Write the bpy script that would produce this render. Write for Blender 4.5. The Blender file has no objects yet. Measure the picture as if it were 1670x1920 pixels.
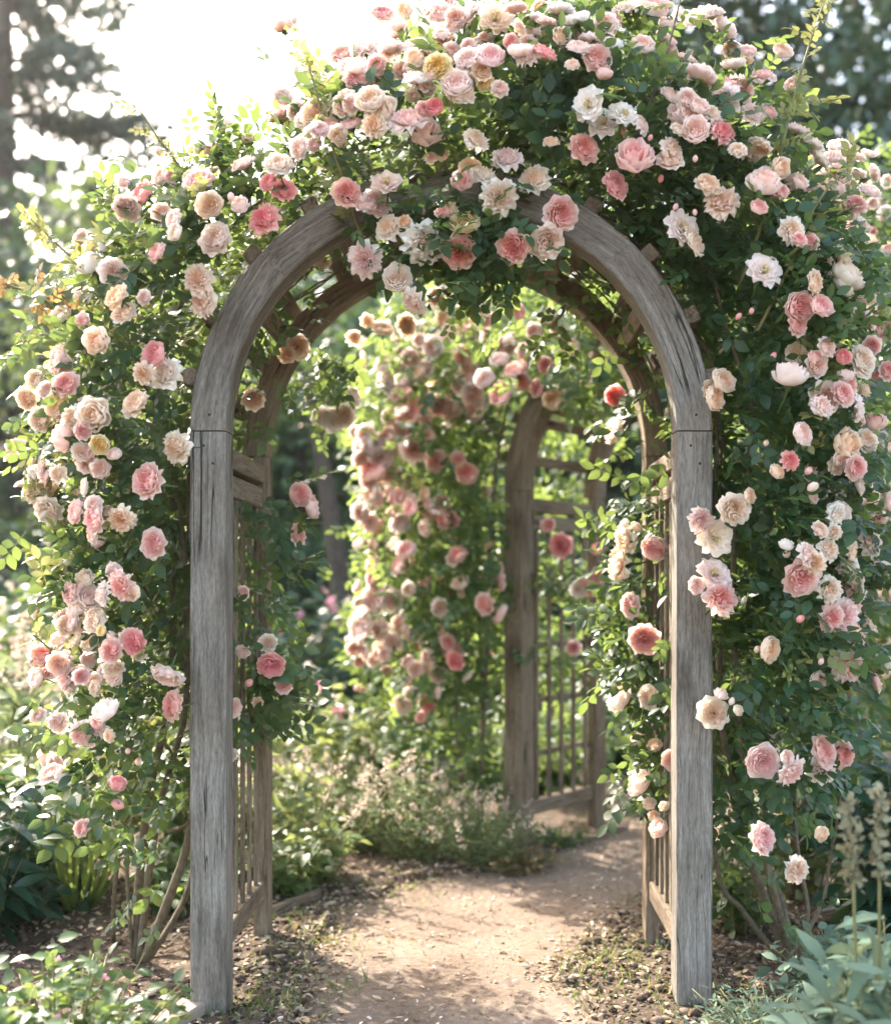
import bpy, math, random
import numpy as np
from mathutils import Vector, Matrix

random.seed(7)
RNG = np.random.default_rng(11)
C = bpy.context.scene.collection
PI = math.pi

# ------------------------------------------------------------------ camera geometry
F_PX, VX, VY, ZC = 2195.0, 909.0, 1100.0, 1.312


def W(px, py, d):
    """photo pixel + distance -> point in the garden"""
    s = d / F_PX
    return Vector(((px - VX) * s, d, ZC - (py - VY) * s))


def G(px, py):
    """photo pixel on the ground"""
    d = ZC * F_PX / (py - VY)
    return Vector(((px - VX) * d / F_PX, d, 0))


# ------------------------------------------------------------------ materials
def nt(name):
    m = bpy.data.materials.new(name)
    m.use_nodes = True
    t = m.node_tree
    for n in list(t.nodes):
        t.nodes.remove(n)
    return m, t


def nd(t, typ, ins=None, **kw):
    n = t.nodes.new(typ)
    for k, v in kw.items():
        setattr(n, k, v)
    for k, v in (ins or {}).items():
        n.inputs[k].default_value = v
    return n


def ramp(t, stops, fac=None):
    r = t.nodes.new('ShaderNodeValToRGB')
    e = r.color_ramp.elements
    while len(e) < len(stops):
        e.new(0.5)
    for el, (p, c) in zip(e, stops):
        el.position = p
        el.color = (*c, 1) if len(c) == 3 else c
    if fac is not None:
        t.links.new(fac, r.inputs['Fac'])
    return r


def mixc(t, a, b, fac, blend='MIX'):
    m = t.nodes.new('ShaderNodeMix')
    m.data_type = 'RGBA'
    m.blend_type = blend
    for sock, v in ((m.inputs[6], a), (m.inputs[7], b), (m.inputs[0], fac)):
        if hasattr(v, 'links'):
            t.links.new(v, sock)
        elif isinstance(v, tuple):
            sock.default_value = (*v, 1)
        else:
            sock.default_value = v
    return m.outputs[2]


def leaf_mat(name, dark, light, trans, tfac=0.42, rough=0.42, spec=0.45, scale=1.0):
    """leaf: colour differs from leaf to leaf (rnd attribute), gloss, light passing through"""
    m, t = nt(name)
    at = nd(t, 'ShaderNodeAttribute', attribute_name='rnd')
    r = ramp(t, [(0, dark), (0.75, light), (0.93, tuple(min(1, c * 1.2 + 0.005) for c in light)), (1, (light[0] * 1.5 + 0.05, light[1] * 1.15 + 0.03, light[2]))], at.outputs['Fac'])
    ns = nd(t, 'ShaderNodeTexNoise', {'Scale': 3.0, 'Detail': 2.0})
    geo = nd(t, 'ShaderNodeNewGeometry')
    t.links.new(geo.outputs['Position'], ns.inputs['Vector'])
    c = mixc(t, r.outputs['Color'], tuple(x * 0.6 for x in dark), ramp(t, [(0.45, (0, 0, 0)), (0.8, (0.7, 0.7, 0.7))], ns.outputs['Fac']).outputs['Color'])
    p = nd(t, 'ShaderNodeBsdfPrincipled', {'Roughness': rough, 'Specular IOR Level': spec})
    t.links.new(c, p.inputs['Base Color'])
    tr = nd(t, 'ShaderNodeBsdfTranslucent')
    tc = mixc(t, trans, tuple(x * 0.55 for x in trans), at.outputs['Fac'])
    t.links.new(tc, tr.inputs['Color'])
    mx = nd(t, 'ShaderNodeMixShader', {'Fac': tfac})
    t.links.new(p.outputs[0], mx.inputs[1])
    t.links.new(tr.outputs[0], mx.inputs[2])
    o = nd(t, 'ShaderNodeOutputMaterial')
    t.links.new(mx.outputs[0], o.inputs[0])
    return m


def petal_mat(name, outer, centre, tfac=0.52):
    m, t = nt(name)
    at = nd(t, 'ShaderNodeAttribute', attribute_name='rnd')      # 0 at the heart, 1 at the outermost petals
    c = ramp(t, [(0.0, centre), (0.45, tuple(0.45 * a + 0.55 * b for a, b in zip(centre, outer))), (0.85, outer)], at.outputs['Fac']).outputs['Color']
    oi = nd(t, 'ShaderNodeObjectInfo')
    hs = nd(t, 'ShaderNodeHueSaturation')
    mr = nd(t, 'ShaderNodeMapRange', {'From Min': 0, 'From Max': 1, 'To Min': 0.8, 'To Max': 1.25})
    t.links.new(oi.outputs['Random'], mr.inputs['Value'])
    t.links.new(mr.outputs[0], hs.inputs['Saturation'])
    t.links.new(c, hs.inputs['Color'])
    p = nd(t, 'ShaderNodeBsdfPrincipled', {'Roughness': 0.6, 'Specular IOR Level': 0.25})
    t.links.new(hs.outputs[0], p.inputs['Base Color'])
    tr = nd(t, 'ShaderNodeBsdfTranslucent')
    t.links.new(hs.outputs[0], tr.inputs['Color'])
    mx = nd(t, 'ShaderNodeMixShader', {'Fac': tfac})
    t.links.new(p.outputs[0], mx.inputs[1])
    t.links.new(tr.outputs[0], mx.inputs[2])
    o = nd(t, 'ShaderNodeOutputMaterial')
    t.links.new(mx.outputs[0], o.inputs[0])
    return m


def plain_mat(name, a, b, scale=20, rough=0.8, bump=0.3, attr=False, dist=0.01):
    m, t = nt(name)
    geo = nd(t, 'ShaderNodeTexCoord')
    ns = nd(t, 'ShaderNodeTexNoise', {'Scale': scale, 'Detail': 6.0, 'Roughness': 0.65})
    t.links.new(geo.outputs['Object'], ns.inputs['Vector'])
    fac = ns.outputs['Fac']
    if attr:
        at = nd(t, 'ShaderNodeAttribute', attribute_name='rnd')
        fac = at.outputs['Fac']
    c = ramp(t, [(0.25, a), (0.75, b)], fac)
    p = nd(t, 'ShaderNodeBsdfPrincipled', {'Roughness': rough, 'Specular IOR Level': 0.25})
    t.links.new(c.outputs[0], p.inputs['Base Color'])
    bp = nd(t, 'ShaderNodeBump', {'Strength': bump, 'Distance': dist})
    t.links.new(ns.outputs['Fac'], bp.inputs['Height'])
    t.links.new(bp.outputs[0], p.inputs['Normal'])
    o = nd(t, 'ShaderNodeOutputMaterial')
    t.links.new(p.outputs[0], o.inputs[0])
    return m


def wood_mat(name, a, b, crack):
    """weathered board; 'grain' carries (along, across, through) in metres"""
    m, t = nt(name)
    L = t.links.new
    at = nd(t, 'ShaderNodeAttribute', attribute_name='grain')
    mp = nd(t, 'ShaderNodeMapping', {'Scale': (6.0, 105.0, 105.0)})
    L(at.outputs['Vector'], mp.inputs['Vector'])
    # slow bending of the grain lines
    w = nd(t, 'ShaderNodeTexNoise', {'Scale': 5.0, 'Detail': 2.0})
    L(at.outputs['Vector'], w.inputs['Vector'])
    wv = nd(t, 'ShaderNodeVectorMath', operation='MULTIPLY_ADD')
    L(w.outputs['Color'], wv.inputs[0])
    wv.inputs[1].default_value = (0.0, 2.4, 2.4)
    L(mp.outputs[0], wv.inputs[2])
    g = nd(t, 'ShaderNodeTexNoise', {'Scale': 1.0, 'Detail': 7.0, 'Roughness': 0.68})
    L(wv.outputs[0], g.inputs['Vector'])
    col = ramp(t, [(0.28, a), (0.5, tuple((x + y) / 2 for x, y in zip(a, b))), (0.74, b)], g.outputs['Fac']).outputs[0]
    # broad grey / brown / mossy patches
    pt = nd(t, 'ShaderNodeTexNoise', {'Scale': 4.5, 'Detail': 5.0, 'Roughness': 0.6})
    pm = nd(t, 'ShaderNodeMapping', {'Scale': (0.5, 1.6, 1.6)})
    L(at.outputs['Vector'], pm.inputs[0])
    L(pm.outputs[0], pt.inputs['Vector'])
    col = mixc(t, col, ramp(t, [(0.30, (0.36, 0.32, 0.27)), (0.5, (1, 0.98, 0.95)), (0.68, (1.15, 1.15, 1.17))], pt.outputs['Fac']).outputs[0], 0.8, 'MULTIPLY')
    # long drying cracks
    cm = nd(t, 'ShaderNodeMapping', {'Scale': (0.9, 26.0, 26.0)})
    L(at.outputs['Vector'], cm.inputs[0])
    cv = nd(t, 'ShaderNodeTexNoise', {'Scale': 1.0, 'Detail': 2.0, 'Distortion': 0.6})
    L(cm.outputs[0], cv.inputs['Vector'])
    cr = ramp(t, [(0.0, (0, 0, 0)), (0.486, (0, 0, 0)), (0.496, (1, 1, 1)), (0.506, (0, 0, 0))], cv.outputs['Fac'])
    gate = nd(t, 'ShaderNodeTexNoise', {'Scale': 2.3, 'Detail': 1.0})
    L(at.outputs['Vector'], gate.inputs['Vector'])
    gr = ramp(t, [(0.50, (0, 0, 0)), (0.60, (1, 1, 1))], gate.outputs['Fac'])
    cf = mixc(t, cr.outputs[0], gr.outputs[0], 1.0, 'MULTIPLY')
    col = mixc(t, col, crack, cf)
    # knots
    kn = nd(t, 'ShaderNodeTexVoronoi', {'Scale': 1.0, 'Randomness': 1.0})
    km = nd(t, 'ShaderNodeMapping', {'Scale': (2.6, 9.0, 9.0)})
    L(at.outputs['Vector'], km.inputs[0])
    L(km.outputs[0], kn.inputs['Vector'])
    ks = nd(t, 'ShaderNodeSeparateColor')
    L(kn.outputs['Color'], ks.inputs[0])
    kg = ramp(t, [(0.55, (0, 0, 0)), (0.6, (1, 1, 1))], ks.outputs[0])
    kr = ramp(t, [(0.05, (1, 1, 1)), (0.13, (0.5, 0.5, 0.5)), (0.2, (0, 0, 0))], kn.outputs['Distance'])
    col = mixc(t, col, tuple(0.5 * x for x in a), mixc(t, kr.outputs[0], kg.outputs[0], 1.0, 'MULTIPLY'))
    # fine pale flecks
    fm = nd(t, 'ShaderNodeMapping', {'Scale': (45.0, 240.0, 240.0)})
    L(at.outputs['Vector'], fm.inputs[0])
    fn = nd(t, 'ShaderNodeTexNoise', {'Scale': 1.0, 'Detail': 3.0, 'Roughness': 0.7})
    L(fm.outputs[0], fn.inputs['Vector'])
    col = mixc(t, col, ramp(t, [(0.30, (0.55, 0.53, 0.50)), (0.52, (1, 1, 1)), (0.72, (1.35, 1.34, 1.32))], fn.outputs['Fac']).outputs[0], 0.75, 'MULTIPLY')
    p = nd(t, 'ShaderNodeBsdfPrincipled', {'Roughness': 0.82, 'Specular IOR Level': 0.25})
    L(col, p.inputs['Base Color'])
    hsum = nd(t, 'ShaderNodeMath', operation='MULTIPLY_ADD')
    L(cf, hsum.inputs[0])
    hsum.inputs[1].default_value = -1.6
    L(g.outputs['Fac'], hsum.inputs[2])
    bp = nd(t, 'ShaderNodeBump', {'Strength': 0.75, 'Distance': 0.004})
    L(hsum.outputs[0], bp.inputs['Height'])
    L(bp.outputs[0], p.inputs['Normal'])
    o = nd(t, 'ShaderNodeOutputMaterial')
    L(p.outputs[0], o.inputs[0])
    return m


M = {}
M['wood'] = wood_mat('weathered_wood', (0.095, 0.082, 0.066), (0.30, 0.275, 0.238), (0.02, 0.016, 0.012))
M['wood_brown'] = wood_mat('weathered_brown_wood', (0.08, 0.058, 0.038), (0.29, 0.23, 0.165), (0.02, 0.014, 0.01))
M['rose_leaf'] = leaf_mat('rose_leaf', (0.012, 0.042, 0.019), (0.038, 0.098, 0.038), (0.27, 0.37, 0.085))
M['young_sunlit_leaf'] = leaf_mat('young_sunlit_rose_leaf', (0.10, 0.14, 0.04), (0.26, 0.25, 0.09), (0.42, 0.42, 0.13), 0.42)  # young growth, with sunlit yellow-green of the outer leaves put into the colour
M['copper_leaf'] = leaf_mat('copper_rose_leaf', (0.16, 0.10, 0.04), (0.33, 0.20, 0.08), (0.55, 0.35, 0.12), 0.4)
M['calyx'] = leaf_mat('calyx_green', (0.06, 0.11, 0.035), (0.13, 0.19, 0.06), (0.30, 0.36, 0.1), 0.2)
M['cane'] = plain_mat('rose_cane_bark', (0.06, 0.052, 0.03), (0.20, 0.155, 0.10), 45, 0.75, 0.5)
M['green_cane'] = plain_mat('green_cane', (0.10, 0.12, 0.04), (0.20, 0.17, 0.07), 30, 0.6, 0.2)
M['bark'] = plain_mat('tree_bark', (0.035, 0.028, 0.022), (0.11, 0.085, 0.065), 14, 0.9, 0.8, dist=0.05)
M['iron'] = plain_mat('rusty_iron', (0.015, 0.011, 0.009), (0.06, 0.035, 0.02), 200, 0.7, 0.2)
M['stamen'] = plain_mat('stamen_gold', (0.58, 0.42, 0.16), (0.76, 0.62, 0.32), 60, 0.7, 0.2)
PET = {
    'W': petal_mat('white_petal', (0.94, 0.9, 0.85), (0.93, 0.81, 0.67)),
    'C': petal_mat('cream_petal', (0.94, 0.86, 0.76), (0.92, 0.72, 0.55)),
    'B': petal_mat('blush_petal', (0.95, 0.84, 0.77), (0.93, 0.68, 0.58)),
    'P': petal_mat('pink_petal', (0.94, 0.76, 0.69), (0.92, 0.52, 0.48)),
    'D': petal_mat('deep_pink_petal', (0.93, 0.59, 0.54), (0.9, 0.37, 0.38)),
    'A': petal_mat('peach_petal', (0.94, 0.82, 0.68), (0.93, 0.66, 0.45)),
    'Y': petal_mat('yellow_petal', (0.91, 0.81, 0.54), (0.88, 0.63, 0.2)),
    'U': petal_mat('buff_petal', (0.94, 0.83, 0.73), (0.9, 0.68, 0.54)),
    'L': petal_mat('lilac_pink_petal', (0.94, 0.81, 0.75), (0.92, 0.63, 0.57)),
}
PET_NAME = {'D': 'deep pink blossom', 'Y': 'golden yellow blossom', 'W': 'white blossom', 'A': 'peach blossom', 'C': 'cream blossom',
            'U': 'buff blossom fading to tan', 'P': 'mid pink blossom'}


# ------------------------------------------------------------------ mesh building
class MB:
    """collects pieces for one mesh; 'rnd' is a per-vertex float, 'grain' a per-vertex vector"""

    def __init__(s):
        s.v, s.f, s.r, s.g, s.n = [], [], [], [], 0

    def add(s, verts, faces, rnd=0.5, grain=None):
        verts = np.asarray(verts, float).reshape(-1, 3)
        k = len(verts)
        s.v.append(verts)
        s.f.extend([tuple(i + s.n for i in f) for f in faces])
        s.r.append(np.full(k, rnd) if np.isscalar(rnd) else np.asarray(rnd, float))
        s.g.append(verts.copy() if grain is None else np.asarray(grain, float))
        s.n += k

    def tube(s, pts, rad, sides=6, rnd=0.5):
        P = np.array([list(p) for p in pts], float)
        n = len(P)
        R = np.full(n, rad) if np.isscalar(rad) else np.asarray(rad, float)
        T = np.gradient(P, axis=0)
        T /= np.linalg.norm(T, axis=1, keepdims=True) + 1e-9
        up = np.array([0.31, 0.17, 0.93])
        A = np.cross(T, up)
        bad = np.linalg.norm(A, axis=1) < 0.1
        A[bad] = np.cross(T[bad], [1, 0, 0.2])
        A /= np.linalg.norm(A, axis=1, keepdims=True)
        B = np.cross(T, A)
        a = np.arange(sides) * 2 * PI / sides
        V = P[:, None] + R[:, None, None] * (np.cos(a)[None, :, None] * A[:, None] + np.sin(a)[None, :, None] * B[:, None])
        F = []
        for i in range(n - 1):
            for j in range(sides):
                k = (j + 1) % sides
                F.append((i * sides + j, i * sides + k, (i + 1) * sides + k, (i + 1) * sides + j))
        F.append(tuple(range(sides))[::-1])
        F.append(tuple((n - 1) * sides + j for j in range(sides)))
        s.add(V.reshape(-1, 3), F, rnd)

    def build(s, name, mat, parent=None, smooth=True, loc=None):
        V = np.concatenate(s.v)
        me = mesh_np(name, V, s.f, np.concatenate(s.r), smooth)
        ga = me.attributes.new('grain', 'FLOAT_VECTOR', 'POINT')
        ga.data.foreach_set('vector', np.concatenate(s.g).ravel().astype(np.float32))
        return link(name, me, mat, parent, loc)


def mesh_np(name, V, F, rnd=None, smooth=True):
    me = bpy.data.meshes.new(name)
    me.from_pydata(np.asarray(V).tolist() if not isinstance(V, list) else V, [], F)
    if rnd is not None:
        a = me.attributes.new('rnd', 'FLOAT', 'POINT')
        a.data.foreach_set('value', np.asarray(rnd, np.float32))
    if smooth:
        me.polygons.foreach_set('use_smooth', np.ones(len(me.polygons), bool))
    me.update()
    return me


def fast_mesh(name, V, F4, rnd, smooth=False):
    """V (n,3); F4 list of index arrays (m,k): built with foreach_set for large foliage"""
    me = bpy.data.meshes.new(name)
    V = np.ascontiguousarray(V, np.float32)
    loops = np.concatenate([f.ravel() for f in F4]).astype(np.int32)
    tot = np.concatenate([np.full(len(f), f.shape[1]) for f in F4]).astype(np.int32)
    start = np.concatenate([[0], np.cumsum(tot)[:-1]]).astype(np.int32)
    me.vertices.add(len(V))
    me.vertices.foreach_set('co', V.ravel())
    me.loops.add(len(loops))
    me.loops.foreach_set('vertex_index', loops)
    me.polygons.add(len(tot))
    me.polygons.foreach_set('loop_start', start)
    me.polygons.foreach_set('loop_total', tot)
    me.update(calc_edges=True)
    if smooth:
        me.polygons.foreach_set('use_smooth', np.ones(len(tot), bool))
    a = me.attributes.new('rnd', 'FLOAT', 'POINT')
    a.data.foreach_set('value', np.ascontiguousarray(rnd, np.float32))
    return me


def link(name, me, mat, parent=None, loc=None):
    """loc in the parent's space; meshes made in garden coordinates get loc=None"""
    o = bpy.data.objects.new(name, me)
    C.objects.link(o)
    if mat is not None and len(me.materials) == 0:
        me.materials.append(mat)
    if parent is not None:
        o.parent = parent
        o.location = (-Vector(parent.location)) if loc is None else loc
    elif loc is not None:
        o.location = loc
    return o


def tag(o, label=None, cat=None, group=None, kind=None):
    for k, v in (('label', label), ('category', cat), ('group', group), ('kind', kind)):
        if v:
            o[k] = v
    return o


def empty(name, loc, label, cat, group=None, rz=0):
    o = bpy.data.objects.new(name, None)
    C.objects.link(o)
    o.location = loc
    o.rotation_euler = (0, 0, rz)
    o.empty_display_size = 0.1
    return tag(o, label, cat, group)


def copy_tree(o, parent=None):
    c = o.copy()
    C.objects.link(c)
    c.parent = parent
    for ch in o.children:
        copy_tree(ch, c)
    return c


# ------------------------------------------------------------------ leaves
def leaflet(L=1.0, wd=0.6, fold=0.16, droop=0.12, st=((0.22, 0.72), (0.5, 1.0), (0.78, 0.62)), base=0.0):
    """ovate leaflet along +x: midrib with a fold, tip drooping"""
    V = [(base, 0, 0)]
    for v, w in st:
        z = -droop * v * v
        V += [(base + L * v, 0.5 * wd * w * L, (z + fold * w * 0.5 * wd) * L), (base + L * v, 0, z * L), (base + L * v, -0.5 * wd * w * L, (z + fold * w * 0.5 * wd) * L)]
    V.append((base + L, 0, -droop * L))
    n = len(st)
    tri = [(0, 2, 1), (0, 3, 2)]
    quad = []
    for i in range(n - 1):
        a, b = 1 + 3 * i, 4 + 3 * i
        quad += [(a, a + 1, b + 1, b), (a + 1, a + 2, b + 2, b + 1)]
    a, tip = 1 + 3 * (n - 1), 1 + 3 * n
    tri += [(a, a + 1, tip), (a + 1, a + 2, tip)]
    return np.array(V, float), np.array(tri), np.array(quad).reshape(-1, 4)


def rotz(a):
    c, s = math.cos(a), math.sin(a)
    return np.array([[c, -s, 0], [s, c, 0], [0, 0, 1]])


def rotx(a):
    c, s = math.cos(a), math.sin(a)
    return np.array([[1, 0, 0], [0, c, -s], [0, s, c]])


def compound(pairs=2, rng=None, wd=0.62, st=((0.22, 0.72), (0.5, 1.0), (0.78, 0.62))):
    """rose leaf: a terminal leaflet and pairs along a thin rachis; leaflet length 1"""
    rng = rng or RNG
    Vs, Ts, Qs, ids, n = [], [], [], [], 0
    x_end = 0.55 + 0.62 * (pairs - 1) + 0.35
    items = [(x_end, 0, 1.0)]
    for p in range(pairs):
        x = 0.5 + 0.62 * p
        for sgn in (1, -1):
            items.append((x, sgn * (1.05 + rng.uniform(-0.15, 0.15)), 0.78 + 0.12 * p))
    for k, (x, a, sc) in enumerate(items):
        v, tr, q = leaflet(1.0, wd, 0.16 + rng.uniform(-0.05, 0.12), 0.14 + rng.uniform(-0.08, 0.2), st, 0.04)
        v = (v * sc) @ rotx(rng.uniform(-0.45, 0.45)).T @ rotz(a).T + np.array([x, 0, -0.03 * x * x])
        Vs.append(v); Ts.append(tr + n); Qs.append(q + n); ids.append(np.full(len(v), k)); n += len(v)
    r = np.array([(0, 0.02, 0), (0, -0.02, 0), (x_end, 0.012, -0.03 * x_end ** 2), (x_end, -0.012, -0.03 * x_end ** 2)])
    Vs.append(r); Qs.append(np.array([[0, 1, 3, 2]]) + n); ids.append(np.full(4, len(items)))
    return np.concatenate(Vs), np.concatenate(Ts), np.concatenate(Qs), np.concatenate(ids)


def frames(dirs, norms):
    """rotation matrices with columns x=dir, z~norm"""
    x = dirs / (np.linalg.norm(dirs, axis=1, keepdims=True) + 1e-9)
    y = np.cross(norms, x)
    y /= np.linalg.norm(y, axis=1, keepdims=True) + 1e-9
    z = np.cross(x, y)
    return np.stack([x, y, z], axis=2)


def scatter(templates, pos, dirs, norms, size, rng=None, rbase=None):
    """place leaf templates; returns V, [tri, quad], rnd"""
    rng = rng or RNG
    R = frames(dirs, norms)
    size = np.broadcast_to(np.asarray(size, float), (len(pos),))
    which = rng.integers(0, len(templates), len(pos))
    Vs, Ts, Qs, Rs, n = [], [], [], [], 0
    for k, (v, tr, q, ids) in enumerate(templates):
        sel = np.where(which == k)[0]
        if not len(sel):
            continue
        P = np.einsum('mij,nj->mni', R[sel], v) * size[sel][:, None, None] + pos[sel][:, None]
        off = n + np.arange(len(sel))[:, None, None] * len(v)
        Vs.append(P.reshape(-1, 3))
        if len(tr):
            Ts.append((tr[None] + off).reshape(-1, 3))
        if len(q):
            Qs.append((q[None] + off).reshape(-1, 4))
        b = rng.random((len(sel), 1)) if rbase is None else rbase[sel][:, None]
        leafr = rng.random((len(sel), ids.max() + 1))
        rr = 0.6 * b + 0.4 * np.take_along_axis(leafr, np.broadcast_to(ids[None], (len(sel), len(v))), 1)
        Rs.append(rr.ravel())
        n += len(sel) * len(v)
    F = []
    if Ts:
        F.append(np.concatenate(Ts))
    if Qs:
        F.append(np.concatenate(Qs))
    return np.concatenate(Vs), F, np.concatenate(Rs)


def foliage(name, mat, parent, templates, pos, dirs, norms, size, rbase=None, kind=None, rng=None):
    V, F, r = scatter(templates, np.asarray(pos, float), np.asarray(dirs, float), np.asarray(norms, float), size, rng, rbase)
    o = link(name, fast_mesh(name, V, F, r), mat, parent)
    if kind:
        o['kind'] = kind
    return o


ROSE_T = [compound(2) for _ in range(4)] + [compound(3) for _ in range(2)] + [compound(1) for _ in range(2)]
SINGLE_T = []
for wd in (0.5, 0.62, 0.7):
    v, tr, q = leaflet(1.0, wd, 0.2, 0.25)
    SINGLE_T.append((v, tr, q, np.zeros(len(v), int)))
LANCE_T = []
for dr in (0.2, 0.45, 0.7):
    v, tr, q = leaflet(1.0, 0.30, 0.2, dr, ((0.2, 0.7), (0.45, 1.0), (0.75, 0.6)))
    LANCE_T.append((v, tr, q, np.zeros(len(v), int)))
NARROW_T = []
for dr in (0.05, 0.2):
    v, tr, q = leaflet(1.0, 0.2, 0.2, dr, ((0.3, 1.0), (0.7, 0.8)))
    NARROW_T.append((v, tr, q, np.zeros(len(v), int)))
v_, t_, q_ = leaflet(1.0, 0.8, 0.25, 0.2, ((0.5, 1.0),))
QUICK_T = [(v_, t_, q_, np.zeros(len(v_), int))]


def unit(n, rng=None):
    v = (rng or RNG).normal(size=(n, 3))
    return v / np.linalg.norm(v, axis=1, keepdims=True)


# ------------------------------------------------------------------ rose blossoms
def petal(mb, rng, phi, r0, z0, rc, zc, r1, z1, w, lay, ruf=0.04, twist=0.0, nu=6, nv=5, notch=0.08):
    V, R = [], []
    ph = rng.uniform(0, 6.28)
    for j in range(nv + 1):
        v = j / nv
        b0, b1, b2 = (1 - v) ** 2, 2 * v * (1 - v), v * v
        for i in range(nu + 1):
            u = -1 + 2 * i / nu
            ww = w * (0.35 + 1.25 * v - 0.62 * v ** 3.2)
            vv = v - notch * (1 - abs(u)) * (v ** 6) - 0.16 * (u * u) * v ** 3
            b0, b1, b2 = (1 - vv) ** 2, 2 * vv * (1 - vv), vv * vv
            r = b0 * r0 + b1 * rc + b2 * r1
            z = b0 * z0 + b1 * zc + b2 * z1
            k = ruf * v * v
            r += k * math.sin(4.4 * u + ph) * 0.9
            z += k * math.sin(5.2 * u + ph * 1.7) + 0.05 * w * (u * u) * v
            a = phi + u * ww / max(r, 0.22) + twist * v
            V.append((r * math.cos(a), r * math.sin(a), z))
            R.append(min(1, max(0, lay + 0.10 * (v - 0.5))))
    F = []
    for j in range(nv):
        for i in range(nu):
            a = j * (nu + 1) + i
            F.append((a, a + 1, a + nu + 2, a + nu + 1))
    mb.add(V, F, np.array(R))


def rose_mesh(style, seed):
    rng = np.random.default_rng(seed)
    mb = MB()
    U = rng.uniform

    def ring(n, r1, z1, rc, zc, w, lay, ruf, tw=0.0, z0=-0.42, r0=0.08, jit=0.25):
        o = U(0, 6.28)
        for i in range(n):
            petal(mb, rng, o + i * 2 * PI / n + U(-jit, jit) * 2 * PI / n, r0, z0 + U(-0.03, 0.03), rc * U(0.93, 1.07), zc + U(-0.05, 0.05), r1 * U(0.9, 1.08), z1 + U(-0.07, 0.07), w * U(0.85, 1.15), lay + U(-0.06, 0.06), ruf, tw + U(-0.25, 0.25))

    if style == 'rosette':
        ring(6, 1.0, -0.12, 0.85, -0.12, 0.58, 1.0, 0.10)
        ring(6, 0.93, 0.06, 0.80, -0.20, 0.52, 0.9, 0.08)
        ring(7, 0.80, 0.22, 0.75, -0.18, 0.42, 0.74, 0.07)
        ring(10, 0.65, 0.27, 0.68, -0.10, 0.33, 0.55, 0.08, 0.2)
        ring(11, 0.49, 0.28, 0.56, -0.02, 0.24, 0.40, 0.08, 0.35)
        ring(10, 0.33, 0.25, 0.44, 0.02, 0.19, 0.22, 0.07, 0.5)
        ring(7, 0.18, 0.20, 0.28, 0.02, 0.14, 0.05, 0.05, 0.5)
        ring(5, 0.06, 0.17, 0.15, 0.05, 0.12, 0.0, 0.03, 0.5)
    elif style == 'cup':
        ring(5, 0.92, 0.10, 0.98, -0.42, 0.66, 1.0, 0.10)
        ring(6, 0.82, 0.30, 0.95, -0.32, 0.56, 0.85, 0.07)
        ring(7, 0.66, 0.34, 0.84, -0.18, 0.42, 0.62, 0.06)
        ring(8, 0.50, 0.31, 0.66, -0.08, 0.28, 0.42, 0.06, 0.3)
        ring(8, 0.35, 0.26, 0.50, 0.0, 0.20, 0.25, 0.05, 0.45)
        ring(8, 0.20, 0.23, 0.32, 0.02, 0.15, 0.06, 0.05, 0.5)
        ring(5, 0.06, 0.19, 0.16, 0.05, 0.13, 0.0, 0.03, 0.5)
    elif style == 'open':
        ring(6, 1.02, -0.05, 0.70, -0.22, 0.60, 1.0, 0.13, z0=-0.3)
        ring(6, 0.88, 0.10, 0.66, -0.18, 0.50, 0.92, 0.10, z0=-0.28)
        ring(6, 0.62, 0.16, 0.52, -0.10, 0.34, 0.75, 0.08, z0=-0.26)
        ring(5, 0.40, 0.14, 0.36, -0.06, 0.20, 0.5, 0.06, z0=-0.24)
    elif style == 'blowsy':
        ring(6, 1.0, -0.42, 0.95, -0.02, 0.55, 1.0, 0.18)
        ring(6, 0.96, -0.12, 0.85, -0.10, 0.46, 0.92, 0.16)
        ring(8, 0.78, 0.16, 0.74, -0.15, 0.36, 0.72, 0.14, 0.2)
        ring(9, 0.58, 0.25, 0.62, -0.08, 0.27, 0.50, 0.12, 0.3)
        ring(8, 0.40, 0.26, 0.46, 0.0, 0.20, 0.32, 0.10, 0.3)
        ring(7, 0.22, 0.23, 0.30, 0.02, 0.15, 0.1, 0.08, 0.4)
        ring(5, 0.07, 0.19, 0.16, 0.05, 0.13, 0.0, 0.05, 0.5)
    elif style == 'half':
        ring(5, 0.85, 0.30, 0.85, -0.45, 0.60, 1.0, 0.12)
        ring(5, 0.66, 0.58, 0.78, -0.25, 0.50, 0.75, 0.07, 0.2)
        ring(5, 0.46, 0.66, 0.62, -0.05, 0.38, 0.5, 0.05, 0.4)
        ring(5, 0.28, 0.66, 0.44, 0.1, 0.26, 0.25, 0.04, 0.5)
        ring(4, 0.12, 0.62, 0.24, 0.1, 0.16, 0.05, 0.03, 0.5)
    else:  # bud
        ring(4, 0.30, 0.85, 0.85, 0.0, 0.62, 0.7, 0.04, 0.3, z0=-0.5)
        ring(4, 0.12, 1.05, 0.70, 0.15, 0.50, 0.3, 0.03, 0.5, z0=-0.45)
    V = np.concatenate(mb.v)
    return mesh_np('blossom', V, mb.f, np.concatenate(mb.r))


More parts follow.
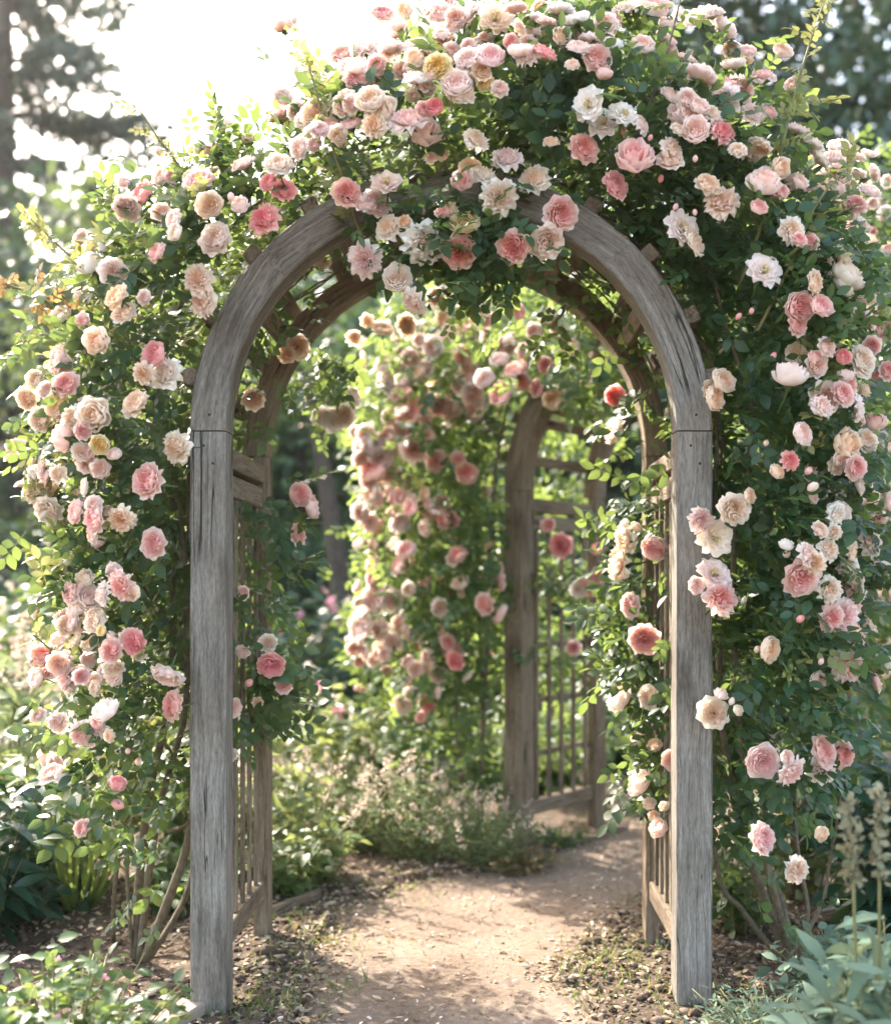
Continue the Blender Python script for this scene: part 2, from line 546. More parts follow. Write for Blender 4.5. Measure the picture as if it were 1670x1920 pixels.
def calyx_mesh(seed, bud=False):
    """five sepals, the hip below them and a bent stalk"""
    rng = np.random.default_rng(seed)
    mb = MB()
    k = 1.0
    for i in range(5):
        a = i * 2 * PI / 5 + rng.uniform(-0.2, 0.2)
        v, tr, q = leaflet(0.85 if not bud else 1.15, 0.36 if not bud else 0.42, 0.1, rng.uniform(-0.35, 0.2), ((0.3, 1.0), (0.7, 0.6)))
        el = rng.uniform(-0.35, 0.25) if not bud else 1.0
        ca, sa = math.cos(el), math.sin(el)
        v = v @ np.array([[ca, 0, -sa], [0, 1, 0], [sa, 0, ca]]).T
        v = v @ rotz(a).T + np.array([0, 0, -0.5])
        mb.add(v, [tuple(x) for x in tr] + [tuple(x) for x in q], 0.5)
    bx, by = rng.uniform(-0.5, 0.5, 2)
    P = [(0, 0, -0.36), (0, 0, -0.5), (0, 0, -0.62), (bx * 0.1, by * 0.1, -0.8), (bx * 0.4, by * 0.4, -1.25), (bx * 0.9, by * 0.9, -1.8)]
    mb.tube(P, [0.2, 0.24, 0.15, 0.06, 0.05, 0.05], 6, 0.3)
    V = np.concatenate(mb.v)
    me = mesh_np('calyx', V, mb.f, np.concatenate(mb.r))
    me.materials.append(M['calyx'])
    return me


def stamen_mesh(seed):
    rng = np.random.default_rng(seed)
    mb = MB()
    for i in range(36):
        a, r = rng.uniform(0, 6.28), 0.02 + 0.23 * math.sqrt(rng.random())
        x, y = r * math.cos(a), r * math.sin(a)
        mb.tube([(x * 0.5, y * 0.5, -0.2), (x, y, 0.03 + rng.uniform(0, 0.06)), (x * 1.02, y * 1.02, 0.10 + rng.uniform(0, 0.08))], [0.014, 0.012, 0.036], 4, rng.random())
    V = np.concatenate(mb.v)
    me = mesh_np('stamens', V, mb.f, np.concatenate(mb.r))
    me.materials.append(M['stamen'])
    return me


BLOOM = {s: [rose_mesh(s, 100 + 17 * k + i) for i in range(n)] for k, (s, n) in enumerate((('rosette', 4), ('cup', 3), ('open', 2), ('blowsy', 3), ('half', 2), ('bud', 2)))}
for ms in BLOOM.values():
    for me in ms:
        me.materials.append(PET['B'])
CALYX = [calyx_mesh(40 + i) for i in range(3)]
CALYX_BUD = calyx_mesh(50, True)
STAMEN = [stamen_mesh(60)]


def face_rot(n, roll):
    q = Vector(n).normalized().to_track_quat('Z', 'Y')
    return (q.to_matrix() @ Matrix.Rotation(roll, 3, 'Z')).to_euler()


def blossom(parent, pos, diam, code, normal, style, rng, calyx=True):
    me = BLOOM[style][rng.integers(len(BLOOM[style]))]
    o = bpy.data.objects.new('rosebud' if style == 'bud' else 'blossom', me)
    C.objects.link(o)
    o.parent = parent
    o.location = Vector(pos) - parent.location
    o.rotation_euler = face_rot(normal, rng.uniform(0, 6.28))
    k = diam / 2 * (0.97 if style not in ('bud', 'half') else 1.2)
    o.scale = (k * rng.uniform(0.93, 1.07), k * rng.uniform(0.93, 1.07), k * rng.uniform(0.85, 1.15))
    o.material_slots[0].link = 'OBJECT'
    o.material_slots[0].material = PET[code]
    if code in PET_NAME:
        o['label'] = PET_NAME[code].replace('blossom', 'rosebud') if style == 'bud' else PET_NAME[code]
    if calyx:
        c = bpy.data.objects.new('calyx', CALYX_BUD if style == 'bud' else CALYX[rng.integers(len(CALYX))])
        C.objects.link(c)
        c.parent = o
    if style == 'open':
        c = bpy.data.objects.new('stamens', STAMEN[0])
        C.objects.link(c)
        c.parent = o
    return o


def blossom_mass(name, parent, items, rng):
    """the smaller blossoms of a plant in one mesh, several colours"""
    V, F, R, mi, mats, n = [], [], [], [], [], 0
    for pos, diam, code, normal, style in items:
        me = BLOOM[style][rng.integers(len(BLOOM[style]))]
        co = np.empty(len(me.vertices) * 3, np.float32)
        me.vertices.foreach_get('co', co)
        rr = np.empty(len(me.vertices), np.float32)
        me.attributes['rnd'].data.foreach_get('value', rr)
        lv = np.empty(len(me.loops), np.int32)
        me.loops.foreach_get('vertex_index', lv)
        A = np.array(face_rot(normal, rng.uniform(0, 6.28)).to_matrix())
        V.append(co.reshape(-1, 3) @ A.T * diam / 2 + np.array(pos))
        F.append(lv.reshape(-1, 4) + n)
        R.append(rr)
        if code not in mats:
            mats.append(code)
        mi.append(np.full(len(lv) // 4, mats.index(code)))
        n += len(rr)
    me = fast_mesh(name, np.concatenate(V), [np.concatenate(F)], np.concatenate(R), True)
    for c in mats:
        me.materials.append(PET[c])
    me.polygons.foreach_set('material_index', np.concatenate(mi).astype(np.int32))
    o = link(name, me, None, parent)
    o['kind'] = 'stuff'
    return o
#PART2
# ------------------------------------------------------------------ arbor
PW = 0.110                      # post width
HW_OUT, HW_IN, DEPTH, SPRING = 0.803, 0.693, 0.80, 1.791
HW_REAR = HW_IN + 0.052         # the rear frame is lighter


def board(mb, lo, hi, axis, bev=0.004, seed=0.0):
    """bevelled box; grain runs along `axis`"""
    lo, hi = np.array(lo, float), np.array(hi, float)
    c, h = (lo + hi) / 2, (hi - lo) / 2
    V, F = [], []
    bm_ax = [(1, 2), (2, 0), (0, 1)]
    # 24 vertices: each corner split in three
    idx = {}
    for sx in (-1, 1):
        for sy in (-1, 1):
            for sz in (-1, 1):
                for k in range(3):
                    p = np.array([sx, sy, sz]) * h
                    for j in range(3):
                        if j != k:
                            p[j] -= (sx, sy, sz)[j] * bev
                    idx[(sx, sy, sz, k)] = len(V)
                    V.append(c + p)
    S = (-1, 1)
    for k in range(3):
        a, b = bm_ax[k]
        for s in S:
            q = []
            for (ua, ub) in ((-1, -1), (1, -1), (1, 1), (-1, 1)):
                t = [0, 0, 0]
                t[k], t[a], t[b] = s, ua, ub
                q.append(idx[(*t, k)])
            F.append(tuple(q if s > 0 else q[::-1]))
    for k in range(3):          # edges parallel to axis k
        a, b = bm_ax[k]
        for sa in S:
            for sb in S:
                q = []
                for (sk, face) in ((-1, a), (1, a), (1, b), (-1, b)):
                    t = [0, 0, 0]
                    t[k], t[a], t[b] = sk, sa, sb
                    q.append(idx[(*t, face)])
                F.append(tuple(q if sa * sb > 0 else q[::-1]))
    for sx in S:
        for sy in S:
            for sz in S:
                q = [idx[(sx, sy, sz, k)] for k in range(3)]
                F.append(tuple(q if sx * sy * sz > 0 else q[::-1]))
    V = np.array(V)
    o = [1, 2] if axis == 0 else ([0, 2] if axis == 1 else [0, 1])
    g = np.stack([V[:, axis], V[:, o[0]], V[:, o[1]]], 1) + np.array([seed * 3.1, seed * 1.7, seed * 2.3])
    mb.add(V, F, 0.5, g)


def post(x0, x1, y0, y1, z1, seed):
    """post in short lengths, edges very slightly uneven so that the arris is not ruler straight"""
    rng = np.random.default_rng(int(seed * 10) + 5)
    mb = MB()
    n = 26
    zs = np.linspace(-0.12, z1, n)
    b = 0.005
    sec = [(x0 + b, y0), (x1 - b, y0), (x1, y0 + b), (x1, y1 - b), (x1 - b, y1), (x0 + b, y1), (x0, y1 - b), (x0, y0 + b)]
    V, Gr = [], []
    for i, z in enumerate(zs):
        for (x, y) in sec:
            V.append((x + rng.normal(0, 0.0007), y + rng.normal(0, 0.0007), z))
            Gr.append((z + seed * 3.1, x + seed * 1.7, y + seed * 2.3))
    F = [(i * 8 + j, i * 8 + (j + 1) % 8, (i + 1) * 8 + (j + 1) % 8, (i + 1) * 8 + j) for i in range(n - 1) for j in range(8)]
    F.append(tuple((n - 1) * 8 + j for j in range(8)))
    mb.add(V, F, 0.5, Gr)
    return mb


def arch_beam(y0, y1, seed, a0=0.0, a1=180.0, HW_OUT=HW_OUT):
    """half ring of sawn boards"""
    rng = np.random.default_rng(int(seed * 10) + 7)
    mb = MB()
    n = int(abs(a1 - a0) / 3) + 1
    V, Gr = [], []
    b = 0.005
    sec = [(HW_IN + b, y0), (HW_OUT - b, y0), (HW_OUT, y0 + b), (HW_OUT, y1 - b), (HW_OUT - b, y1), (HW_IN + b, y1), (HW_IN, y1 - b), (HW_IN, y0 + b)]
    for i in range(n):
        a = math.radians(a0 + (a1 - a0) * i / (n - 1))
        # grain runs straight along the board each piece was sawn from (three boards)
        k = min(3, int((a0 + (a1 - a0) * i / (n - 1)) // 45.01))
        ac = math.radians(22.5 + 45 * k)
        tx, tz = -math.sin(ac), math.cos(ac)
        for (r, y) in sec:
            x, z = r * math.cos(a) + rng.normal(0, 0.0006), SPRING + 0.002 + r * math.sin(a) + rng.normal(0, 0.0006)
            V.append((x, y, z))
            zz = z - SPRING
            aa = math.atan2(zz, x) if r else 0
            m_ = 0.7
            Gr.append((m_ * r * aa + (1 - m_) * (x * tx + zz * tz) + seed * 3.1, m_ * r + (1 - m_) * (x * math.cos(ac) + zz * math.sin(ac)) + seed * 1.7, y + seed))
    F = [(i * 8 + j, (i + 1) * 8 + j, (i + 1) * 8 + (j + 1) % 8, i * 8 + (j + 1) % 8) for i in range(n - 1) for j in range(8)]
    F.append(tuple(range(8)))
    F.append(tuple((n - 1) * 8 + j for j in range(8))[::-1])
    mb.add(V, F, 0.5, Gr)
    return mb


def make_arbor(loc, rz, label, group, bars=False, seed0=0.0, front='wood'):
    root = empty('garden_arbor', loc, label, 'arbor', group, rz)

    def part(name, mb, mat='wood'):
        o = mb.build(name, M[mat], root, smooth=False, loc=(0, 0, 0))
        return o
    s = seed0 + 1.0
    for sx in (-1, 1):
        for k, (y0, y1) in enumerate(((0, PW), (DEPTH - PW, DEPTH))):
            ho = HW_OUT if k == 0 else HW_REAR
            x0, x1 = (-ho, -HW_IN) if sx < 0 else (HW_IN, ho)
            part('post', post(x0, x1, y0, y1, SPRING - 0.002, s), front if k == 0 else 'wood_brown')
            s += 1.37
    for k, (y0, y1) in enumerate(((0.0, PW), (DEPTH - PW, DEPTH))):
        part('arch_beam', arch_beam(y0, y1, s, HW_OUT=HW_OUT if k == 0 else HW_REAR + 0.03), front if k == 0 else 'wood_brown')
        s += 1.37
    for sx in (-1, 1):
        xc = sx * (HW_IN + 0.042)
        ya, yb = PW + 0.001, DEPTH - PW - 0.001
        for name, z0, z1, hx in (('bottom_rail', 0.165, 0.235, 0.03), ('top_rail', 1.69, 1.755, 0.032), ('top_rail', 1.60, 1.672, 0.026)):
            mb = MB()
            board(mb, (xc - hx, ya, z0), (xc + hx, yb, z1), 1, 0.004, s)
            part(name, mb, 'wood_brown')
            s += 1.1
        n = 5
        for i in range(n):
            y = ya + (yb - ya) * (i + 0.5) / n
            mb = MB()
            board(mb, (xc - sx * 0.012 - 0.006, y - 0.015, 0.2352), (xc - sx * 0.012 + 0.006, y + 0.015, 1.5998), 2, 0.002, s)
            part('slat', mb, 'wood_brown')
            s += 0.77
        if bars:
            for z in (0.45, 0.72, 1.0, 1.3):
                mb = MB()
                lo_, hi_ = sorted((xc - sx * 0.0055, xc + sx * 0.012))
                board(mb, (lo_, ya, z), (hi_, yb, z + 0.03), 1, 0.002, s)
                part('lattice_bar', mb, 'wood_brown')
                s += 0.77
    for sx in (-1, 1):          # nail heads near the joint of post and arch
        for dx, z in ((-0.012, SPRING - 0.045), (0.016, SPRING - 0.10), (0.005, SPRING + 0.05)):
            mb = MB()
            xm = sx * (HW_IN + HW_OUT) / 2 + dx
            mb.tube([(xm, 0.004, z), (xm, -0.0012, z), (xm, -0.0022, z)], [0.0042, 0.0042, 0.003], 8)
            part('nail', mb, 'iron')
    for a in (12, 26, 42, 58, 74, 90, 106, 122, 138, 154, 168):     # purlins lying on the arches
        mb = MB()
        board(mb, (-0.026, 0.02, 0.0), (0.026, DEPTH + 0.02, 0.044), 1, 0.004, s)
        s += 0.9
        V = mb.v[0]
        ang = math.radians(a)
        Rm = np.array([[math.sin(ang), 0, math.cos(ang)], [0, 1, 0], [-math.cos(ang), 0, math.sin(ang)]])
        mb.v[0] = V @ Rm.T + np.array([(HW_OUT + 0.002) * math.cos(ang), 0, SPRING + (HW_OUT + 0.002) * math.sin(ang)])
        part('purlin', mb, 'wood_brown')
    for a0, sgn in ((146, 1), (118, -1), (62, 1), (34, -1)):        # short braces between the two arches, under the purlins
        mb = MB()
        ang = math.radians(a0)
        rr = HW_IN + 0.05
        board(mb, (-0.028, PW + 0.001, -0.02), (0.028, DEPTH - PW - 0.001, 0.02), 1, 0.004, s)
        s += 0.9
        Rm = np.array([[math.sin(ang), 0, math.cos(ang)], [0, 1, 0], [-math.cos(ang), 0, math.sin(ang)]])
        mb.v[0] = mb.v[0] @ Rm.T + np.array([rr * math.cos(ang), 0, SPRING + rr * math.sin(ang)])
        part('brace', mb, 'wood_brown')
    return root


near_x = (845.5 - VX) * 3.6 / F_PX
arbor = make_arbor((near_x, 3.6, 0), 0, 'large weathered grey wooden rose arch framing the dirt path, its whole front visible', 'wooden rose arches over the path')
FAR_RZ = math.radians(-37)
far_arbor = make_arbor((0.735, 5.36, 0), FAR_RZ, 'smaller brown rose arch turned sideways, seen blurred through the opening of the front arch', 'wooden rose arches over the path', True, 40.0, 'wood_brown')


# ------------------------------------------------------------------ the near climbing roses
# position along the arch: a = 0..180 on the arc (0 right, 180 left), beyond that down the posts, 10 px per unit
W_TAB = [(-104, 120, .015), (-92, 170, .05), (-75, 220, .2), (-60, 260, .6), (-40, 300, 1), (-20, 300, 1), (0, 310, 1), (15, 340, 1), (30, 390, 1), (45, 400, 1), (60, 400, 1), (75, 390, 1),
         (88, 305, 1), (100, 255, 1), (112, 185, 1), (125, 180, .9), (140, 240, .85), (155, 290, .85), (170, 305, .8), (182, 300, .85), (195, 270, .85), (205, 240, .75), (220, 240, .6), (232, 255, .5), (242, 250, .32), (254, 220, .14), (268, 150, .03), (284, 90, .005)]
TA = np.array([r[0] for r in W_TAB], float)
TW = np.array([r[1] for r in W_TAB], float)
TD = np.array([r[2] for r in W_TAB], float)
S0 = 3.6 / F_PX


def arch_px(a, r):
    if a > 180:
        return 356 - r, 808 + (a - 180) * 10
    if a < 0:
        return 1335 + r, 808 - a * 10
    t = math.radians(a)
    return 845.5 + (489.5 + r) * math.cos(t), 808 - (489.5 + r) * math.sin(t)


def arch_coord(px, py):
    if py > 808:
        return (180 + (py - 808) / 10, 356 - px) if px < 845 else (-(py - 808) / 10, px - 1335)
    return math.degrees(math.atan2(808 - py, px - 845.5)), math.hypot(px - 845.5, 808 - py) - 489.5


def outward(a):
    if a > 180:
        return Vector((-1, 0, 0))
    if a < 0:
        return Vector((1, 0, 0))
    return Vector((math.cos(math.radians(a)), 0, math.sin(math.radians(a))))


def y_front(q):
    """front skin of the rose mass; q = radial fraction"""
    if q <= 0:
        return 3.52
    return 3.56 - 0.16 * math.sin(PI * min(q, 1) * 0.75) + 0.55 * max(0, q - 0.65)


def y_back(q):
    return 4.42 - 0.35 * max(0, q - 0.5)


def mass_points(n_clusters, per, rng, a_lo, a_hi, sig=0.06):
    pos, out, rb, q_all = [], [], [], []
    wgt_a = np.linspace(a_lo, a_hi, 600)
    wg = np.interp(wgt_a, TA, TW) * np.interp(wgt_a, TA, TD)
    cdf = np.cumsum(wg) / wg.sum()
    for _ in range(n_clusters):
        a = float(np.interp(rng.random(), cdf, wgt_a))
        w = float(np.interp(a, TA, TW))
        q = rng.random()
        if q > 0.62 and rng.random() < (q - 0.62) * 1.9:
            q *= 0.6
        if q < 0.3 and rng.random() < 0.25:
            q = rng.uniform(0.4, 0.8)
        px, py = arch_px(a, 8 + q * w)
        yf, yb = y_front(q), y_back(q)
        if 0 <= a <= 180 or True:
            if q * w < 45 and not (58 < a < 118):
                yf = 3.68
        t = rng.random()
        y = yf + 0.03 + (yb - yf) * (t ** 1.5)
        X, Z = (px - VX) * S0, ZC - (py - VY) * S0
        o = outward(a)
        b = rng.random()
        k = int(per * rng.uniform(0.6, 1.4))
        off = np.clip(rng.normal(0, sig, (k, 3)), -1.8 * sig, 1.8 * sig)
        p = np.array([X, y, Z]) + off
        pos.append(p)
        d = np.array([o.x, -0.55 + 1.2 * (t > 0.55), o.z - 0.15]) + 0.45 * rng.normal(size=3)
        out.append(np.tile(d, (k, 1)))
        rb.append(np.clip(b + rng.normal(0, 0.12, k), 0, 1))
        q_all.append(np.full(k, q))
    return np.concatenate(pos), np.concatenate(out), np.concatenate(rb), np.concatenate(q_all)


def box_points(n_clusters, per, rng, px0, px1, py0, py1, y0, y1, sig=0.05, out=(0, -0.3, 0)):
    pos, o, rb = [], [], []
    for _ in range(n_clusters):
        y = rng.uniform(y0, y1)
        w = W(rng.uniform(px0, px1), rng.uniform(py0, py1), y)
        k = max(2, int(per * rng.uniform(0.6, 1.4)))
        pos.append(np.array(w) + rng.normal(0, sig, (k, 3)))
        o.append(np.tile(np.array(out, float) + 0.5 * rng.normal(size=3), (k, 1)))
        rb.append(np.clip(rng.random() + rng.normal(0, 0.12, k), 0, 1))
    return np.concatenate(pos), np.concatenate(o), np.concatenate(rb), np.full(sum(len(p) for p in pos), 0.4)


def leaf_axes(outd, rng, up=0.9, rnd=0.6):
    n = len(outd)
    d = outd + rnd * rng.normal(size=(n, 3)) + np.array([0, 0, -0.25])
    nm = np.array([0, -0.55, up]) + 0.35 * outd + 0.5 * rng.normal(size=(n, 3))
    return d, nm


CLEAR = []


def keep_clear(P):
    """no leaf may stand in front of the bare faces of the front arch or inside its timber"""
    X, Y, Z = P[:, 0] - near_x, P[:, 1], P[:, 2]
    r = np.where(Z > SPRING, np.hypot(X, Z - SPRING), np.abs(X))
    ang = np.degrees(np.arctan2(Z - SPRING, X))
    overhang = (Z > SPRING) & (ang > 62) & (ang < 117)
    onface = (r > HW_IN - 0.03) & (r < HW_OUT + 0.015) & (Y < 3.73) & ~overhang
    rearframe = (r > HW_IN - 0.01) & (r < HW_OUT) & (Y > 4.27) & (Y < 4.41)
    roof = (Z > SPRING - 0.15) & (r < HW_IN + 0.05) & (Y > 3.66) & (Y < 4.42)
    roof &= RNG.random(len(P)) > 0.3
    stray = (Z > SPRING) & (ang > 105) & (ang < 150) & (r - HW_OUT > 0.44)
    bad = onface | rearframe | roof | stray
    # leaves do not grow in front of an open flower: clear a short tunnel from each bloom towards the open side
    for c, rad in CLEAR:
        v = P - c - np.array([0, 0, ZC])
        tdir = -c / np.linalg.norm(c)
        al = v @ tdir
        dist = np.linalg.norm(v - al[:, None] * tdir, axis=1)
        bad |= (al > -0.02) & (al < 0.5) & (dist < rad + 0.022) & (RNG.random(len(P)) > 0.10)
    return ~bad


def grow(mass, rng, root, name='foliage', mat='rose_leaf', templ=None, size=(0.036, 0.056), sel=None, kind=None):
    P, O, Rb, Q = mass
    ok = keep_clear(P)
    P, O, Rb = P[ok], O[ok], Rb[ok]
    d, nm = leaf_axes(O, rng)
    return foliage(name, M[mat], root, templ or ROSE_T, P, d, nm, rng.uniform(*size, len(P)) * rng.choice([0.72, 1.0, 1.0, 1.18], len(P)), Rb, kind, rng)


def cat(*ms):
    return tuple(np.concatenate([m[i] for m in ms]) for i in range(4))


def cane(pts, r0, r1, rng, n=22, wob=0.012):
    """smooth tube through points with a little wander"""
    P = np.array([list(p) for p in pts], float)
    t = np.linspace(0, len(P) - 1, n)
    out = []
    for x in t:
        i = int(min(x, len(P) - 2))
        f = x - i
        p0, p1, p2, p3 = P[max(i - 1, 0)], P[i], P[i + 1], P[min(i + 2, len(P) - 1)]
        out.append(0.5 * ((2 * p1) + (-p0 + p2) * f + (2 * p0 - 5 * p1 + 4 * p2 - p3) * f * f + (-p0 + 3 * p1 - 3 * p2 + p3) * f ** 3))
    out = np.array(out)
    out[1:] += np.cumsum(rng.normal(0, wob * 0.4, (n - 1, 3)), 0) * np.linspace(0, 1, n - 1)[:, None] ** 0.5 * 0.6
    return out, np.linspace(r0, r1, n)


def add_cane(parent, pts, r0, r1, rng, mat='cane', n=22, wob=0.012, name='cane'):
    p, r = cane(pts, r0, r1, rng, n, wob)
    mb = MB()
    mb.tube(p, r, 7, 0.5)
    mb.build(name, M[mat], parent)
    return p


def shoot(parent, pts, rng, mat, cmat, nleaf=14, size=0.032, templ=None, bud=None):
    p = add_cane(parent, pts, 0.006, 0.002, rng, cmat, 18, 0.004, 'shoot')
    idx = rng.uniform(3, 17, nleaf)
    P = np.array([p[int(i)] + (p[min(int(i) + 1, 17)] - p[int(i)]) * (i % 1) for i in idx])
    T = np.array([p[min(int(i) + 1, 17)] - p[int(i)] for i in idx])
    T /= np.linalg.norm(T, axis=1, keepdims=True) + 1e-9
    d = unit(nleaf, rng) * 0.9 + T * 0.5
    nm = unit(nleaf, rng) * 0.6 + np.array([0, -0.5, 0.7])
    foliage('shoot_leaves', M[mat], parent, templ or ROSE_T, P, d, nm, size * rng.uniform(0.7, 1.3, nleaf), None, None, rng)


# flowers as seen in the photograph: x y size colour flags, in doubled pixels from a corner of the photograph
R1 = """1060 95 70 P uh;1105 80 36 B b;1108 265 36 U b;1165 255 60 U s;1280 200 90 B;1330 240 110 P u;1370 170 100 B u;1410 240 70 P;1465 175 85 B u;1555 165 95 L u;1640 245 90 Y;1570 290 110 W u;1320 310 90 W u;1060 360 80 B;1040 430 85 P s;
1115 415 70 U;1185 430 110 C;1290 385 95 U;1385 370 100 C c;1430 420 95 A;1400 465 85 A;1530 440 115 L;1590 410 60 P;1630 400 65 D c;1590 495 100 B;1615 590 40 U;1655 580 50 A;1450 680 112 B o;1300 720 96 P d;1370 765 75 L;1415 760 100 L;
1450 850 86 C;1515 830 50 A;1590 915 125 W d;1365 970 112 L dw;1490 1045 105 C d;1585 795 36 D b;1660 795 55 P;1545 1135 90 U d;820 465 76 B h;805 560 66 D;745 550 52 C;930 520 55 A h;910 610 86 B s;1045 610 104 C;1005 680 66 D;1065 710 84 D;530 725 96 D c;475 780 92 B d;
410 740 72 P s;465 680 56 B;605 655 76 U;645 655 56 P;745 670 112 P;710 660 52 A;785 770 96 C;900 770 70 B;985 815 106 D;605 795 70 B;650 820 70 B;655 870 60 C;805 895 114 U;585 945 76 P;340 990 80 W h;425 1020 92 B;390 935 52 W b;435 1110 96 A;465 1170 96 A;
540 1115 52 B;310 1205 60 P;225 1180 80 C;740 1045 98 U w;755 1125 108 U w;365 1275 84 A;600 575 40 P b;868 745 40 P b"""
R3 = """575 50 98 D c;215 65 112 B;240 90 70 B;130 140 62 C;100 215 86 A d;180 180 72 B;245 160 92 P;215 235 100 A;150 290 92 C d;270 285 82 C;355 275 106 C;310 335 60 P;535 120 76 A w;615 115 104 C;505 230 104 A;245 360 82 P sh;300 410 62 C;
375 385 72 Y c;430 425 56 B h;655 400 108 C w;550 520 122 P d;120 500 62 W w;130 555 92 C;180 635 100 C d;215 495 60 C;315 545 62 C s;350 610 62 B;350 665 106 P d;450 665 82 A w;490 670 52 B;575 760 98 P;320 890 72 C h;430 870 72 B;380 945 82 B w;450 920 92 P w;
500 940 62 A;285 1010 66 B h;350 1050 82 C;380 1085 42 Y;415 1160 86 P;500 1130 88 D;160 1180 82 P h;135 1260 76 B;235 1260 104 P d;240 1200 72 B;625 1255 112 B d;300 320 50 P;520 1165 60 C"""
R5 = """215 150 72 B w;305 195 102 L dw;400 105 82 B h;365 145 52 P;410 200 46 A;645 85 98 P;440 380 68 D h;450 460 56 D b;195 450 66 B h;305 545 62 P;520 300 42 A b;480 260 30 P b"""
R2 = """60 60 95 B u;125 30 82 B u;190 65 116 A o;380 80 66 P s;430 30 90 W u;490 65 92 W u;600 85 82 B;680 25 90 C u;770 15 120 B u;820 15 62 P u;950 55 112 B u;1050 100 92 B s;1000 50 80 B u;170 210 108 P c;85 220 92 B;280 185 92 B u;310 205 72 B;375 195 86 D s;435 135 72 A;
500 175 82 B u;560 150 92 B u;620 160 82 W u;570 215 104 L;595 280 62 P h;40 310 100 B;60 350 92 U;150 310 62 Y;740 165 82 B;535 390 112 W o;590 455 116 W o;670 425 106 W o;735 460 72 B sw;520 555 106 P d;710 590 114 P;640 690 106 D;395 530 56 A;230 585 106 L w;120 520 84 C w;
95 635 82 A;140 650 92 C w;60 680 82 P;205 735 122 C w;330 665 104 C w;75 835 106 Y c;435 800 122 P d;385 905 118 U d;255 925 116 P d;50 945 112 P d;10 790 62 A;855 560 86 U w;840 595 90 U;940 485 104 B;1045 490 92 D;1045 370 96 L;960 280 112 L s;1060 310 92 P;1110 330 92 P;
1150 420 72 B;1215 415 66 P s;985 690 94 A;1040 750 112 U w;1190 690 104 B;1175 775 62 P c;890 850 124 B o;935 905 106 C;1195 1010 124 B o;1325 485 92 B u;1375 535 82 C s;1400 590 84 C s;1095 560 62 C;1330 680 62 B;1300 860 92 C w;1365 905 66 P;1325 895 52 P;
1490 960 92 C s;1500 1030 102 C s;1490 1075 92 C s;1330 1150 108 P c;1410 1145 88 P c;1585 1195 84 B s;805 675 34 D b;1095 1190 32 D b;1145 1170 28 D b;665 495 36 D b;765 520 28 D b;1000 420 60 C w;935 600 30 P b;860 780 32 P b;935 800 28 P b;475 240 50 U;205 330 60 B"""
R4 = """1045 150 92 A c;1010 215 84 A c;990 180 62 A;1225 60 36 D b;1385 60 56 P h;1290 130 96 B h;1490 60 62 D h;1565 70 108 C;1600 15 62 P;1660 110 66 P;1425 215 108 B;1480 180 62 B;1500 130 62 B h;1550 245 92 B sw;1545 300 52 P h;1500 385 94 A;1580 370 84 C;1550 530 94 B s;1240 490 60 A h;
1295 445 62 D w;1370 550 52 C b;1355 490 40 P b;1085 630 106 C;1140 580 56 A c;965 670 86 L w;1010 735 122 C o;1010 870 116 L o;1035 960 112 P w;940 915 62 B c;1405 705 62 U;1470 650 72 W w;1460 715 52 C;1600 755 82 B w;1275 765 56 W h;1275 800 42 C b;1365 800 82 B w;1440 780 72 C w;1385 830 72 A w;
1335 885 126 P d;1445 930 82 C w;1510 840 72 W h;1540 890 72 B;1525 930 92 B;1490 1030 112 P w;1450 1040 92 P w;1530 990 72 P w;1325 1045 40 D b;1215 1155 92 A c;1405 1205 32 P b;1515 1215 114 L w;1165 1160 36 A b;1200 385 30 A b"""
R6 = """1005 115 106 C;1030 45 56 B h;1095 105 42 C h;1070 75 36 C b;1190 295 114 P c;1300 340 102 L dw;1280 280 52 B;1420 255 112 P;1490 270 92 P;1415 325 92 U w;1190 585 114 P;1405 565 62 A h;1320 705 84 U w;1165 440 26 C b"""
IN_L = """1125 575 88 P c 4.0;1170 620 88 P s 4.05;1120 725 78 P s 4.1;950 215 82 A d 4.0;1125 320 32 A b 4.1;915 945 48 P s 3.9;910 1165 56 B h 3.75;1015 1215 94 D c 3.8;1005 1130 62 C d 3.9;1205 280 62 W d 4.5;1250 295 86 W d 4.5;1290 280 82 C d 4.5;1330 205 72 C s 4.55;1115 20 84 C d 4.15;1075 50 60 A d 4.1"""
IN_L5 = """875 95 68 B c 3.72;930 5 42 D b 3.8;1065 5 62 P d 3.95;965 75 42 A h 3.9;865 270 46 B d 3.75"""
IN_L1 = """1205 975 66 C d 4.0;1375 1205 56 C d 4.5;1435 1230 72 C d 4.5;1525 1220 80 C d 4.5;1330 1265 52 A d 4.6;1630 1110 62 A d 4.45"""
IN_R = """630 335 94 C s 4.2;665 740 104 C sw 4.15;785 775 92 P c 4.0;640 830 124 A sw 4.2;690 990 84 P s 4.1;745 1120 104 P d 3.95;635 205 76 D c 4.5;650 1120 42 A b 4.2;720 700 50 C b 4.1"""
IN_R6 = """655 60 84 B sh 4.1;760 55 84 A d 3.95;720 220 72 B sh 4.05;785 235 56 A h 3.95;845 290 72 B d 3.8;730 375 82 B sh 4.05;800 545 76 B sh 3.95;765 455 52 C h 4.0;820 465 42 C h 3.9;780 500 42 A h 4.0"""
